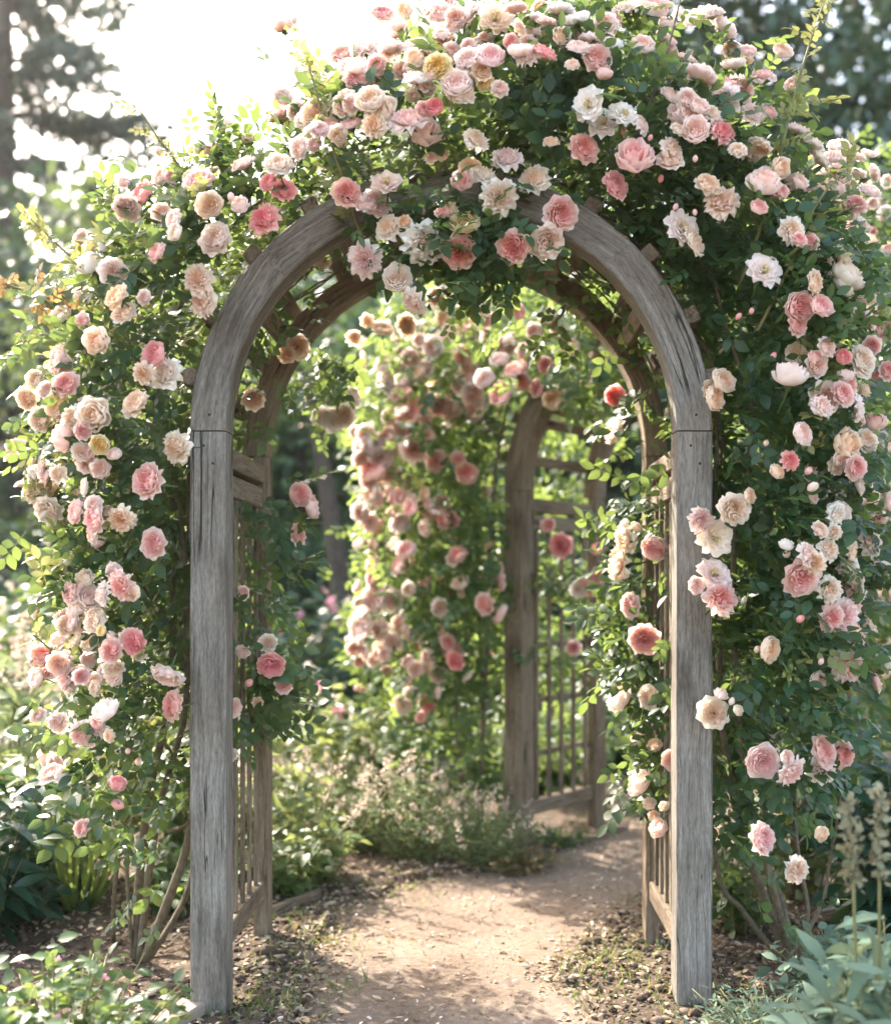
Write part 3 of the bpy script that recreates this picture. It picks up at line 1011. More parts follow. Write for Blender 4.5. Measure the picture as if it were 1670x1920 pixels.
FAR3 = """1485 130 130 C;1500 190 92 B;1440 80 74 C;1560 250 78 P;1650 240 82 P;1510 330 74 D;1370 345 72 B;1400 390 92 B;1550 400 92 P;1600 360 62 P;1635 450 74 D;1430 440 92 B;1400 480 104 P;1470 500 72 P;1390 570 82 B;1420 590 62 P;1350 640 72 B;1390 680 62 B;1500 680 72 B;1620 640 68 P;
1655 610 62 D;1660 670 62 D;1570 525 52 Y;1520 780 72 P;1490 840 62 P;1400 970 92 B;1470 970 82 B;1350 1060 92 B;1340 1110 82 B;1420 1080 82 B;1500 1060 72 B;1650 1000 62 B;1540 60 70 C;1620 20 80 C;1590 100 60 B;1460 280 60 B;1600 300 50 C;1450 350 60 B;1480 400 60 A;1350 440 60 B;1380 520 60 P;1460 570 60 B;1520 590 56 A;1470 640 50 B;1590 700 56 C;1480 760 50 C;1410 910 60 B;
1530 930 50 C;1350 980 50 A;1330 1150 60 B;1470 1130 70 A;1540 1110 60 B;1600 1180 50 B;1560 1230 60 A;1640 1250 60 P"""
FAR4 = """70 50 74 P;200 65 62 B;265 100 98 D;290 150 62 P;300 40 72 B;85 125 92 B;50 165 62 B;145 140 72 A;100 200 82 C;110 250 92 B;205 195 88 D;20 260 72 A;345 175 62 D;375 90 62 P;410 215 92 C;45 440 58 P;80 495 78 D;10 665 74 D;40 800 84 D;200 895 74 D;145 985 78 D;205 1020 78 D;430 765 84 D;565 780 48 D;575 880 62 D;525 920 72 P;
500 930 62 C;35 1200 68 D;10 1130 62 P;385 690 52 P;480 1150 52 P;555 1175 42 C;55 905 62 B;270 -110 60 D;145 -85 60 P;380 -95 60 A;90 -30 70 B;230 -20 60 C;330 -40 60 B;560 130 72 C;575 60 66 A;480 20 60 B;420 -60 60 C"""
FAR5 = """1510 85 72 C;1605 80 72 P;1640 40 50 B;1540 40 50 B;1580 130 44 P"""
HEDGE2 = """1450 820 52 D;1520 855 66 P;1570 930 88 P;1615 1110 62 P;1650 1045 56 P;1655 680 56 B;1480 770 60 C;1600 760 50 B;1640 800 70 C;1560 780 50 C;1420 740 60 C;1600 870 40 P;1500 900 50 B;1660 930 60 B;1620 1255 62 P;1570 690 50 C"""
HEDGE4 = """1630 935 94 C;1640 1120 62 C;1620 1230 64 W;1660 960 70 B;1650 860 50 C;1655 1240 60 C"""


def parse(txt, ox, oy):
    for it in txt.replace('\n', '').split(';'):
        t = it.split()
        fl = t[4] if len(t) > 4 else ''
        d = None
        if fl and fl[0].isdigit():
            d, fl = float(fl), ''
        if len(t) > 5:
            d = float(t[5])
        yield float(t[0]) / 2 + ox, float(t[1]) / 2 + oy, float(t[2]) / 2, t[3], fl, d


def style_of(fl, rng):
    for k, s in (('o', 'open'), ('h', 'half'), ('b', 'bud'), ('w', 'blowsy'), ('c', 'cup')):
        if k in fl:
            return s
    q = rng.random()
    return 'rosette' if q < 0.58 else 'cup' if q < 0.80 else 'blowsy' if q < 0.92 else 'half'


def normal_of(fl, out, rng, spread=0.28):
    n = Vector((0, -1, 0.12)) + out * 0.32
    if 's' in fl:
        n = out * 1.1 + Vector((0, -0.35, 0.1))
    if 'd' in fl:
        n += Vector((0, 0, -0.5))
    if 'u' in fl:
        n += Vector((0, 0.25, 0.85))
    if 'b' in fl:
        n = Vector((0, -0.35, 0.8)) + out * 0.4
    if 'h' in fl:
        n += Vector((0, 0.3, 0.5))
    return (n + Vector(rng.normal(0, spread, 3))).normalized()


def make_flowers(root, items, rng, keep=98):
    items = sorted(items, key=lambda i: -i[1])
    big, small = items[:keep], items[keep:]
    for pos, diam, code, n, st in big:
        blossom(root, pos, diam, code, n, st, rng)
    if small:
        blossom_mass('small_blossoms', root, small, rng)


rngf = np.random.default_rng(5)
near_l, near_r = [], []
for txt, ox, oy in ((R1, 0, 0), (R3, 0, 640), (R5, 0, 1280), (R2, 835, 0), (R4, 835, 640), (R6, 835, 1280)):
    for px, py, dp, code, fl, d in parse(txt, ox, oy):
        a, r = arch_coord(px, py)
        w = float(np.interp(a, TA, TW))
        st = style_of(fl, rngf)
        y = y_front(r / w) - (0.06 if st != 'bud' else 0.04) + rngf.uniform(-0.03, 0.03)
        if r < 30 and not 60 < a < 118:
            y = min(y, 3.6 - 0.55 * dp * S0)
        dm = 1.25 * dp * y / F_PX
        (near_l if px < 640 or (px < 800 and py > 640) else near_r).append((W(px, py, y), dm, code, normal_of(fl, outward(min(180, max(0, a))) if 0 <= a <= 180 else outward(a), rngf), st))
for txt, ox, oy, side in ((IN_L, 0, 640, near_l), (IN_L5, 0, 1280, near_l), (IN_L1, 0, 0, near_l), (IN_R, 835, 640, near_r), (IN_R6, 835, 1280, near_r)):
    for px, py, dp, code, fl, d in parse(txt, ox, oy):
        out = Vector((1, 0, 0)) if side is near_l else Vector((-1, 0, 0))
        side.append((W(px, py, d), 1.26 * dp * d / F_PX, code, normal_of(fl.replace('d', ''), out, rngf), style_of(fl, rngf)))
# more pale roses spilling over the outline in small clusters
for k in range(135):
    a = float(rngf.choice([rngf.uniform(-50, 35), rngf.uniform(-45, 55), rngf.uniform(55, 115), rngf.uniform(20, 112), rngf.uniform(60, 118), rngf.uniform(130, 243), rngf.uniform(180, 243)]))
    w = float(np.interp(a, TA, TW))
    q = rngf.uniform(0.6, 1.1)
    for j in range(rngf.integers(1, 4)):
        px, py = arch_px(a, q * w)
        px, py = px + rngf.normal(0, 24), py + rngf.normal(0, 22)
        y = y_front(q) - 0.02 + rngf.uniform(-0.06, 0.14)
        (near_l if px < 660 else near_r).append((W(px, py, y), rngf.uniform(0.05, 0.084), 'BBPBPACBL'[rngf.integers(9)], normal_of('us'[rngf.integers(2)] if q > 0.85 else '', outward(a), rngf, 0.4), style_of('', rngf)))
# flowers on the back and the sunny outer flank of the mass, which the photograph does not face
for a in np.linspace(-60, 235, 46):
    w = float(np.interp(a, TA, TW))
    q = rngf.uniform(0.55, 1.0)
    px, py = arch_px(a, q * w)
    y = rngf.uniform(3.9, y_back(q) + 0.06)
    o = outward(a)
    (near_l if a > 112 else near_r).append((Vector(((px - VX) * S0, y, ZC - (py - VY) * S0)), 0.06, 'CBPAL'[rngf.integers(5)], (o + Vector((0, 0.5, 0.2))).normalized(), 'rosette'))

left_rose = empty('climbing_rose', G(262, 1800), 'climbing rose with blush and pink roses, rooted outside the left post of the front arch', 'climbing rose', 'climbing roses on the arches')
right_rose = empty('climbing_rose', G(1462, 1800), 'densely leafed climbing rose rooted outside the right post, covering the front arch top', 'climbing rose', 'climbing roses on the arches')
make_flowers(left_rose, near_l, rngf)
make_flowers(right_rose, near_r, rngf)

CLEAR += [(np.array(i[0]) - np.array([0, 0, ZC]), i[1] / 2) for i in near_l + near_r]
rl = np.random.default_rng(21)
m_left = mass_points(480, 8, rl, 112, 284)
m_lin = cat(box_points(20, 7, rl, 440, 515, 870, 1330, 3.76, 4.35, 0.05, (0.5, -0.2, -0.2)),
            box_points(7, 6, rl, 520, 560, 880, 1100, 3.9, 4.2, 0.035, (0.7, -0.3, -0.3)),
            box_points(14, 6, rl, 445, 530, 1200, 1380, 3.76, 4.1, 0.05, (0.5, -0.2, -0.3)),
            box_points(18, 6, rl, 470, 620, 500, 800, 3.85, 4.3, 0.06, (0.3, -0.2, -0.2)),
            box_points(9, 8, rl, 570, 650, 640, 760, 4.45, 4.6, 0.04, (0.3, 0.1, -0.7)))
m_bk = box_points(95, 8, rl, 300, 470, 560, 1330, 4.42, 4.85, 0.06, (-0.3, 0.7, 0.0))
grow(cat(m_left, m_lin, m_bk), rl, left_rose)
my = mass_points(170, 6, rl, 112, 245)
hi = my[3] > 0.45
grow(tuple(x[hi] for x in my), rl, left_rose, 'young_sunlit_foliage', 'young_sunlit_leaf', size=(0.028, 0.044))  # outer leaves: some young, the sunny side painted in by leaf colour

rr_ = np.random.default_rng(22)
m_right = mass_points(860, 9, rr_, -104, 114)
m_rin = cat(box_points(30, 9, rr_, 660, 1050, 380, 470, 3.44, 3.62, 0.05, (0, -0.6, -0.4)),
            box_points(16, 7, rr_, 820, 960, 450, 520, 3.5, 3.7, 0.045, (0, -0.4, -0.8)),
            box_points(42, 7, rr_, 1185, 1262, 700, 1330, 3.8, 4.4, 0.05, (-0.6, -0.2, -0.2)),
            box_points(34, 7, rr_, 1165, 1215, 950, 1330, 4.0, 4.5, 0.045, (-0.7, 0.2, -0.2)),
            box_points(18, 6, rr_, 1205, 1250, 1300, 1560, 3.9, 4.3, 0.04, (-0.6, 0.0, -0.3)),
            box_points(9, 6, rr_, 760, 960, 500, 600, 4.3, 4.55, 0.045, (0, -0.1, -0.8)),
            box_points(14, 6, rr_, 980, 1190, 480, 700, 3.85, 4.35, 0.06, (-0.3, -0.2, -0.2)),
            box_points(10, 7, rr_, 1150, 1200, 640, 820, 4.2, 4.5, 0.04, (-0.5, -0.2, -0.4)))
grow(cat(m_right, m_rin), rr_, right_rose)
my = mass_points(210, 6, rr_, -60, 112)
hi = my[3] > 0.5
grow(tuple(x[hi] for x in my), rr_, right_rose, 'young_sunlit_foliage', 'young_sunlit_leaf', size=(0.028, 0.044))  # young and sunlit-coloured leaves on the outer part of the mass

# canes: rooted in the bed, up the outside of the posts, over the purlins
rc = np.random.default_rng(31)
for pts, r0, r1 in (
        ([(255, 1800, 4.08), (262, 1650, 4.05), (285, 1480, 3.95), (325, 1300, 3.85), (335, 1050, 3.85), (330, 820, 3.85)], .017, .009),
        ([(262, 1805, 4.06), (278, 1640, 4.0), (300, 1500, 3.9), (345, 1330, 3.8), (348, 1100, 3.8), (338, 900, 3.8)], .014, .007),
        ([(272, 1800, 4.05), (315, 1690, 4.0), (352, 1560, 3.95), (375, 1400, 4.0), (370, 1100, 4.0)], .019, .009),
        ([(280, 1798, 4.1), (330, 1720, 4.2), (358, 1660, 4.25), (380, 1500, 4.25), (375, 1200, 4.2)], .012, .008),
        ([(213, 1765, 4.2), (214, 1650, 4.1), (225, 1520, 4.0), (200, 1380, 3.9), (150, 1240, 3.85)], .009, .005),
        ([(250, 1800, 4.08), (235, 1620, 3.98), (250, 1440, 3.85), (180, 1290, 3.75), (110, 1180, 3.72)], .008, .004),
        ([(310, 1560, 3.95), (355, 1535, 3.9), (345, 1440, 3.82), (300, 1380, 3.75)], .006, .004),
        ([(335, 1050, 3.85), (270, 900, 3.75), (200, 800, 3.65), (110, 720, 3.6)], .007, .003),
        ([(345, 1200, 3.85), (260, 1090, 3.75), (190, 960, 3.68), (100, 920, 3.65)], .006, .003),
        ([(330, 820, 3.85), (250, 690, 3.7), (190, 640, 3.6), (120, 560, 3.6)], .006, .003)):
    add_cane(left_rose, [W(*p) for p in pts], r0, r1, rc)
for pts, r0, r1 in (
        ([(1478, 1810, 4.0), (1440, 1700, 4.0), (1405, 1600, 3.95), (1375, 1480, 3.9), (1350, 1300, 3.85), (1352, 1000, 3.85), (1355, 800, 3.85)], .017, .009),
        ([(1485, 1812, 4.02), (1440, 1640, 3.9), (1412, 1540, 3.85), (1385, 1380, 3.8), (1370, 1150, 3.8), (1380, 900, 3.8)], .014, .008),
        ([(1492, 1810, 4.0), (1470, 1700, 4.1), (1440, 1600, 4.1), (1440, 1400, 4.1), (1420, 1200, 4.0)], .014, .008),
        ([(1470, 1805, 4.05), (1400, 1720, 4.15), (1350, 1640, 4.2), (1330, 1400, 4.2)], .012, .007),
        ([(1495, 1800, 3.95), (1512, 1700, 3.95), (1490, 1560, 3.9), (1500, 1400, 3.85), (1540, 1250, 3.8)], .009, .005),
        ([(1480, 1790, 4.0), (1535, 1700, 4.1), (1560, 1560, 4.1), (1590, 1350, 3.9)], .008, .004)):
    add_cane(right_rose, [W(*p) for p in pts], r0, r1, rc)
for root, arcs in ((left_rose, ((200, 100, 30, 3.8), (215, 85, 60, 4.0), (205, 120, 25, 4.2), (190, 70, 90, 3.75))), (right_rose, ((-20, 75, 30, 3.8), (-10, 95, 60, 4.0), (0, 110, 28, 4.2), (-15, 60, 90, 3.72), (5, 100, 130, 4.1)))):
    for a0, a1, r, y in arcs:
        pts = []
        for a in np.linspace(a0, a1, 9):
            px, py = arch_px(a, r + rc.uniform(-8, 8))
            pts.append(Vector(((px - VX) * S0, y + rc.uniform(-.05, .05), ZC - (py - VY) * S0)))
        add_cane(root, pts, .008, .004, rc, 'cane', 40)
for k in range(16):      # thin old canes woven under the roof between the two arches
    a0 = rc.uniform(5, 150)
    y = rc.uniform(3.75, 4.25)
    pts = []
    for a in np.linspace(a0, a0 + rc.uniform(30, 55), 6):
        t = math.radians(a)
        r = HW_OUT - 0.035 + rc.uniform(-0.03, 0.02)
        pts.append(Vector((near_x + r * math.cos(t), y + rc.uniform(-0.05, 0.05), SPRING + r * math.sin(t))))
    add_cane(left_rose if a0 > 95 else right_rose, pts, .004, .0025, rc, 'cane', 24)
# long free shoots
rs = np.random.default_rng(33)
shoot(left_rose, [W(690, 480, 3.6), W(640, 330, 3.5), W(592, 180, 3.46), W(553, 50, 3.45)], rs, 'young_sunlit_leaf', 'green_cane', 30, 0.03)
shoot(left_rose, [W(400, 430, 3.6), W(345, 325, 3.55), W(296, 258, 3.52), W(256, 195, 3.5)], rs, 'young_sunlit_leaf', 'green_cane', 24, 0.02)
shoot(left_rose, [W(165, 640, 3.6), W(110, 585, 3.58), W(60, 550, 3.55), W(2, 530, 3.55)], rs, 'copper_leaf', 'green_cane', 26, 0.026)
shoot(left_rose, [W(240, 590, 3.6), W(172, 520, 3.58), W(112, 465, 3.55), W(56, 412, 3.55)], rs, 'young_sunlit_leaf', 'green_cane', 30, 0.03)
shoot(left_rose, [W(150, 1250, 3.7), W(110, 1230, 3.65), W(60, 1190, 3.6)], rs, 'young_sunlit_leaf', 'green_cane', 12, 0.026)
shoot(right_rose, [W(1385, 540, 3.55), W(1440, 380, 3.5), W(1482, 200, 3.45), W(1520, 70, 3.42), W(1545, -10, 3.42)], rs, 'young_sunlit_leaf', 'green_cane', 36, 0.03)
shoot(right_rose, [W(1190, 260, 3.5), W(1240, 130, 3.45), W(1285, -40, 3.45)], rs, 'rose_leaf', 'cane', 12, 0.03)
shoot(right_rose, [W(1420, 620, 3.5), W(1480, 500, 3.45), W(1530, 380, 3.45), W(1600, 300, 3.5)], rs, 'young_sunlit_leaf', 'green_cane', 16, 0.03)
shoot(right_rose, [W(1500, 980, 3.5), W(1570, 1040, 3.45), W(1610, 1075, 3.42)], rs, 'rose_leaf', 'green_cane', 10, 0.03)
for pts in ([(200, 800, 3.65), (120, 790, 3.6), (70, 830, 3.56), (45, 880, 3.54)], [(180, 980, 3.7), (110, 960, 3.62), (60, 905, 3.58)], [(220, 690, 3.65), (130, 640, 3.6), (70, 625, 3.57), (35, 650, 3.55)],
            [(150, 1140, 3.7), (105, 1100, 3.64), (75, 1050, 3.6)], [(300, 420, 3.6), (240, 390, 3.56), (190, 370, 3.54)], [(420, 330, 3.6), (400, 270, 3.55), (410, 225, 3.52)], [(300, 1430, 3.85), (250, 1480, 3.78), (215, 1530, 3.74)]):
    shoot(left_rose, [W(*p) for p in pts], rs, 'young_sunlit_leaf' if rs.random() < .5 else 'rose_leaf', 'green_cane', 16, 0.03)
for pts in ([(1560, 900, 3.55), (1620, 870, 3.5), (1660, 880, 3.48)], [(1540, 1150, 3.6), (1600, 1180, 3.52), (1640, 1240, 3.5)], [(1520, 420, 3.55), (1580, 440, 3.5), (1630, 500, 3.48)]):
    shoot(right_rose, [W(*p) for p in pts], rs, 'rose_leaf', 'green_cane', 16, 0.034)
#PART3
# ------------------------------------------------------------------ the rose on the far arch and the hedge rose beside the path
M['sun_leaf'] = leaf_mat('sunlit_rose_leaf', (0.018, 0.056, 0.024), (0.06, 0.135, 0.045), (0.36, 0.48, 0.11), 0.46)  # lighter copy of the rose leaf, backlit sun glow put into its colour
rfar = np.random.default_rng(41)
far_rose = empty('climbing_rose', (-0.02, 6.05, 0), 'blurred climbing rose with many pink roses covering the sideways far arch', 'climbing rose', 'climbing roses on the arches')
items = []
for txt, ox, oy in ((FAR3, 0, 640), (FAR4, 835, 640), (FAR5, 0, 1280)):
    for px, py, dp, code, fl, d in parse(txt, ox, oy):
        y = 5.62 + rfar.uniform(0, 0.12)
        if px > 965 and py > 940:
            y = 5.7
        if px > 900 and py < 760:
            y = 5.35
        if px < 760:
            y = 5.75
        n = (Vector((-0.35, -1, 0.15)) + Vector(rfar.normal(0, 0.35, 3))).normalized()
        items.append((W(px, py, y), dp * y / F_PX * 1.25, {'D': 'P', 'A': 'B', 'C': 'B', 'U': 'P'}.get(code, code) if rfar.random() < 0.75 else code, n, 'rosette' if rfar.random() < 0.5 else 'cup'))
for k in range(130):        # smaller ones all over the mass
    px, py = rfar.uniform(670, 930), rfar.uniform(590, 1300)
    y = rfar.uniform(5.7, 6.6)
    items.append((W(px, py, y), rfar.uniform(0.06, 0.085), 'BCPBAC'[rfar.integers(6)], (Vector((-0.5, -0.6, 0.4)) + Vector(rfar.normal(0, 0.4, 3))).normalized(), 'rosette'))
for k in range(34):        # clusters along the sunny left flank and over the top
    px, py = (rfar.uniform(668, 790), rfar.uniform(630, 1260)) if k < 24 else (rfar.uniform(720, 1130), rfar.uniform(560, 700))
    y = rfar.uniform(5.55, 6.2)
    for j in range(4):
        items.append((W(px + rfar.normal(0, 22), py + rfar.normal(0, 20), y + rfar.uniform(-.06, .06)), rfar.uniform(0.07, 0.095), 'BBPPBBA'[rfar.integers(7)], (Vector((-0.6, -0.7, 0.35)) + Vector(rfar.normal(0, 0.4, 3))).normalized(), 'rosette' if j % 2 else 'cup'))
make_flowers(far_rose, items, rfar, 99)
B = box_points
m = cat(B(40, 8, rfar, 725, 950, 560, 700, 5.65, 6.3, .09), B(80, 8, rfar, 690, 925, 700, 900, 5.7, 6.5, .09), B(80, 8, rfar, 690, 925, 900, 1100, 5.7, 6.5, .09),
        B(70, 8, rfar, 685, 925, 1080, 1260, 5.7, 6.5, .09), B(40, 8, rfar, 755, 925, 1250, 1400, 5.75, 6.5, .08), B(14, 8, rfar, 840, 925, 1390, 1480, 5.8, 6.4, .07),
        B(46, 8, rfar, 930, 1190, 500, 660, 5.25, 6.2, .09), B(20, 8, rfar, 990, 1190, 640, 740, 5.2, 5.9, .07), B(40, 7, rfar, 955, 1150, 600, 780, 6.3, 7.0, .08),
        B(34, 6, rfar, 965, 1040, 790, 1460, 6.15, 7.0, .08), B(40, 6, rfar, 1040, 1115, 790, 1460, 6.5, 7.2, .08), B(10, 6, rfar, 970, 1100, 1000, 1240, 5.85, 6.0, .05))
P, O, Rb, Q = m
keep = np.ones(len(P), bool)
d, nm = leaf_axes(O, rfar)
foliage('foliage', M['sun_leaf'], far_rose, ROSE_T, P, d, nm, rfar.uniform(0.04, 0.062, len(P)), Rb, None, rfar)
for pts in ([(895, 1620, 6.0), (900, 1450, 5.95), (915, 1200, 5.9), (925, 900, 5.85), (950, 760, 5.8)], [(880, 1610, 6.1), (860, 1400, 6.0), (850, 1150, 5.95), (800, 900, 5.9)], [(900, 1600, 6.1), (905, 1300, 6.1), (890, 1000, 6.1), (900, 700, 6.0)]):
    add_cane(far_rose, [W(*p) for p in pts], .015, .006, rfar)

hedge_rose = empty('rose_bush', (2.05, 5.9, 0), 'tall rose bush half hidden behind the right climbing rose at the picture edge', 'rose bush')
items = []
for txt, ox, oy in ((HEDGE2, 835, 0), (HEDGE4, 835, 640)):
    for px, py, dp, code, fl, d in parse(txt, ox, oy):
        y = 5.1 + rfar.uniform(0, 0.25)
        items.append((W(px, py, y), dp * y / F_PX, code, (Vector((-0.2, -1, 0.25)) + Vector(rfar.normal(0, 0.4, 3))).normalized(), 'rosette'))
for k in range(26):
    px, py = rfar.uniform(1520, 1690), rfar.uniform(340, 1200)
    for j in range(rfar.integers(1, 4)):
        items.append((W(px + rfar.normal(0, 20), py + rfar.normal(0, 18), 5.1 + rfar.uniform(0, .3)), rfar.uniform(.07, .1), 'BBCPWBA'[rfar.integers(7)], (Vector((-0.3, -1, 0.3)) + Vector(rfar.normal(0, 0.4, 3))).normalized(), 'cup'))
make_flowers(hedge_rose, items, rfar, 99)
m = cat(B(90, 8, rfar, 1500, 1760, 360, 800, 5.2, 6.3, .10), B(90, 8, rfar, 1490, 1760, 780, 1300, 5.2, 6.3, .10), B(40, 8, rfar, 1500, 1760, 1280, 1560, 5.3, 6.2, .10), B(26, 7, rfar, 1540, 1680, 300, 420, 5.3, 6.0, .08))
d, nm = leaf_axes(m[1], rfar)
foliage('foliage', M['rose_leaf'], hedge_rose, ROSE_T, m[0], d, nm, rfar.uniform(0.045, 0.065, len(d)), m[2], None, rfar)
for k in range(7):
    add_cane(hedge_rose, [Vector((2.05 + rfar.uniform(-.25, .25), 5.9 + rfar.uniform(-.2, .2), -0.02)), Vector((2.05 + rfar.uniform(-.35, .35), 5.85, 0.8)), Vector((2.0 + rfar.uniform(-.6, .6), 5.8 + rfar.uniform(-.3, .3), 1.7)), Vector((2.0 + rfar.uniform(-.7, .7), 5.8 + rfar.uniform(-.3, .3), 2.6))], .012, .004, rfar)


# ------------------------------------------------------------------ bed plants
M['bed_leaf'] = leaf_mat('bed_leaf', (0.025, 0.065, 0.03), (0.075, 0.14, 0.05), (0.30, 0.40, 0.09))
M['light_leaf'] = leaf_mat('light_bed_leaf', (0.05, 0.10, 0.035), (0.14, 0.20, 0.07), (0.42, 0.48, 0.14))
M['dark_leaf'] = leaf_mat('glossy_dark_leaf', (0.012, 0.042, 0.028), (0.03, 0.08, 0.045), (0.12, 0.22, 0.06), 0.3, 0.3, 0.5)
M['grey_leaf'] = leaf_mat('grey_green_leaf', (0.08, 0.14, 0.06), (0.20, 0.27, 0.12), (0.42, 0.50, 0.2), 0.35, 0.7, 0.2)
M['silver_leaf'] = leaf_mat('silvery_leaf', (0.08, 0.13, 0.085), (0.16, 0.22, 0.15), (0.30, 0.38, 0.2), 0.25, 0.75, 0.2)
M['iris_leaf'] = leaf_mat('strap_leaf', (0.035, 0.085, 0.03), (0.09, 0.16, 0.05), (0.34, 0.42, 0.09), 0.4)
M['brown_leaf'] = leaf_mat('autumn_ground_leaf', (0.10, 0.07, 0.03), (0.22, 0.16, 0.06), (0.4, 0.3, 0.1), 0.3)
M['beige_spike'] = leaf_mat('beige_flower_spike', (0.50, 0.40, 0.31), (0.74, 0.62, 0.50), (0.6, 0.45, 0.32), 0.3, 0.7)
M['tan_spike'] = leaf_mat('seed_spike', (0.15, 0.16, 0.08), (0.30, 0.29, 0.18), (0.4, 0.3, 0.18), 0.25, 0.8)
M['pink_flower'] = leaf_mat('small_pink_flower', (0.62, 0.20, 0.30), (0.82, 0.42, 0.50), (0.8, 0.4, 0.45), 0.3, 0.6)
M['cream_flower'] = leaf_mat('small_cream_flower', (0.66, 0.55, 0.42), (0.82, 0.74, 0.62), (0.8, 0.7, 0.5), 0.35, 0.6)


def arc_stems(root, n, radius, height, rng, mat='green_cane', r=0.003, lean=0.6):
    """returns stem polylines, building them as one part"""
    base = Vector(root.location)
    mb, lines = MB(), []
    for k in range(n):
        a, q = rng.uniform(0, 6.28), math.sqrt(rng.random())
        bx, by = 0.35 * radius * q * math.cos(a), 0.35 * radius * q * math.sin(a)
        h = height * rng.uniform(0.7, 1.05) * (1.05 - 0.35 * q)
        ex, ey = radius * q * math.cos(a), radius * q * math.sin(a)
        t = np.linspace(0, 1, 7)
        L = np.stack([base.x + bx + (ex - bx) * t ** (1 + lean), base.y + by + (ey - by) * t ** (1 + lean), -0.02 + h * (t - 0.12 * lean * t ** 3)], 1)
        mb.tube(L, np.linspace(r, r * 0.5, 7), 4)
        lines.append(L)
    mb.build('stems', M[mat], root)
    return lines


def on_lines(lines, per, rng, lo=0.15, hi=1.0, spread=0.02):
    P, T = [], []
    for L in lines:
        for k in range(per):
            x = rng.uniform(lo, hi) * (len(L) - 1.001)
            i = int(x)
            P.append(L[i] + (L[i + 1] - L[i]) * (x - i) + rng.normal(0, spread, 3))
            T.append(L[i + 1] - L[i])
    P, T = np.array(P), np.array(T)
    T /= np.linalg.norm(T, axis=1, keepdims=True) + 1e-9
    return P, T


def leafy(name, label, cat_, loc, radius, height, n, per, templ, size, mat, rng, group=None, droop=-0.25, lean=0.6, lo=0.15):
    root = empty(name, loc, label, cat_, group)
    lines = arc_stems(root, n, radius, height, rng, lean=lean)
    P, T = on_lines(lines, per, rng, lo)
    P[:, 2] = np.maximum(P[:, 2], 0.015)
    d = unit(len(P), rng) * np.array([1, 1, 0.35]) + T * 0.35 + np.array([0, 0, droop])
    nm = np.array([0, -0.2, 1.0]) + 0.5 * rng.normal(size=(len(P), 3))
    foliage('foliage', M[mat], root, templ, P, d, nm, rng.uniform(*size, len(P)), None, None, rng)
    return root, lines


def spikes(root, lines, rng, mat, length=0.14, width=0.012, per=26, size=0.012, name='flower_spike'):
    """a flower spike on the end of each line: many little florets round the tip"""
    for L in lines:
        mb_p, mb_d = [], []
        tip, T = L[-1], L[-1] - L[-2]
        T = T / np.linalg.norm(T)
        for k in range(per):
            t = rng.random()
            mb_p.append(tip + T * (t - 0.15) * length + rng.normal(0, width * (1.15 - 0.7 * t), 3))
            mb_d.append(unit(1, rng)[0] + T * 0.5)
        foliage(name, M[mat], root, SINGLE_T, mb_p, mb_d, unit(per, rng) + np.array([0, -0.4, 0.5]), size * rng.uniform(0.7, 1.4, per), None, None, rng)


def small_flowers(root, lines, rng, mat, n, size, petals=6, name='flower'):
    for k in range(n):
        L = lines[rng.integers(len(lines))]
        c = L[-1] + rng.normal(0, 0.03, 3)
        d = unit(petals, rng) * np.array([1, 0.6, 1])
        foliage(name, M[mat], root, SINGLE_T, np.tile(c, (petals, 1)), d, unit(petals, rng) + np.array([0, -0.8, 0.4]), size * rng.uniform(0.8, 1.2, petals), None, None, rng)


rb = np.random.default_rng(51)
BED = 'leafy perennials in the garden beds'
# left bed
leafy('broad_leaved_plant', 'dark glossy broad-leaved clump at the left edge of the picture', 'plant', (-1.92, 4.30, 0), 0.46, 0.86, 46, 15, LANCE_T, (0.09, 0.17), 'dark_leaf', rb, BED)
leafy('broad_leaved_plant', 'tall light green clump behind the dark glossy one, leaves catching the sun', 'plant', (-1.92, 5.15, 0), 0.62, 1.05, 60, 16, LANCE_T, (0.08, 0.15), 'light_leaf', rb, BED)
leafy('broad_leaved_plant', 'sunlit green clump behind the canes left of the front arch', 'plant', (-1.25, 5.25, 0), 0.5, 0.95, 50, 15, LANCE_T, (0.07, 0.12), 'light_leaf', rb, BED)
leafy('broad_leaved_plant', 'low dark leafy clump among the canes at the left post foot', 'plant', (-1.18, 4.72, 0), 0.36, 0.34, 34, 12, SINGLE_T, (0.05, 0.08), 'bed_leaf', rb, BED, lo=0.2)
leafy('broad_leaved_plant', 'low leafy patch left of the strap-leaved tuft', 'plant', (-1.78, 4.62, 0), 0.3, 0.3, 26, 12, SINGLE_T, (0.05, 0.09), 'dark_leaf', rb, BED, lo=0.2)
t = empty('strap_leaved_tuft', (-1.63, 4.68, 0), 'tuft of long arching strap leaves in the left bed', 'plant')
P, D, N = [], [], []
for k in range(64):
    a = rb.uniform(0, 6.28)
    P.append(np.array([-1.63, 4.68, 0.0]) + np.array([math.cos(a), math.sin(a), 0]) * rb.uniform(0, 0.05))
    D.append([math.cos(a) * rb.uniform(.4, 1.3), math.sin(a) * rb.uniform(.4, 1.3), 1.0])
    N.append([math.cos(a), math.sin(a), 0.3])
v, tr, q = leaflet(1.0, 0.042, 0.2, -0.0, ((0.15, 0.8), (0.35, 1.0), (0.55, 0.95), (0.75, 0.75), (0.9, 0.4)))
v = v.copy()
v[:, 2] -= 0.42 * v[:, 0] ** 2.4
foliage('foliage', M['iris_leaf'], t, [(v, tr, q, np.zeros(len(v), int))], P, D, N, rb.uniform(0.28, 0.42, len(P)), None, None, rb)
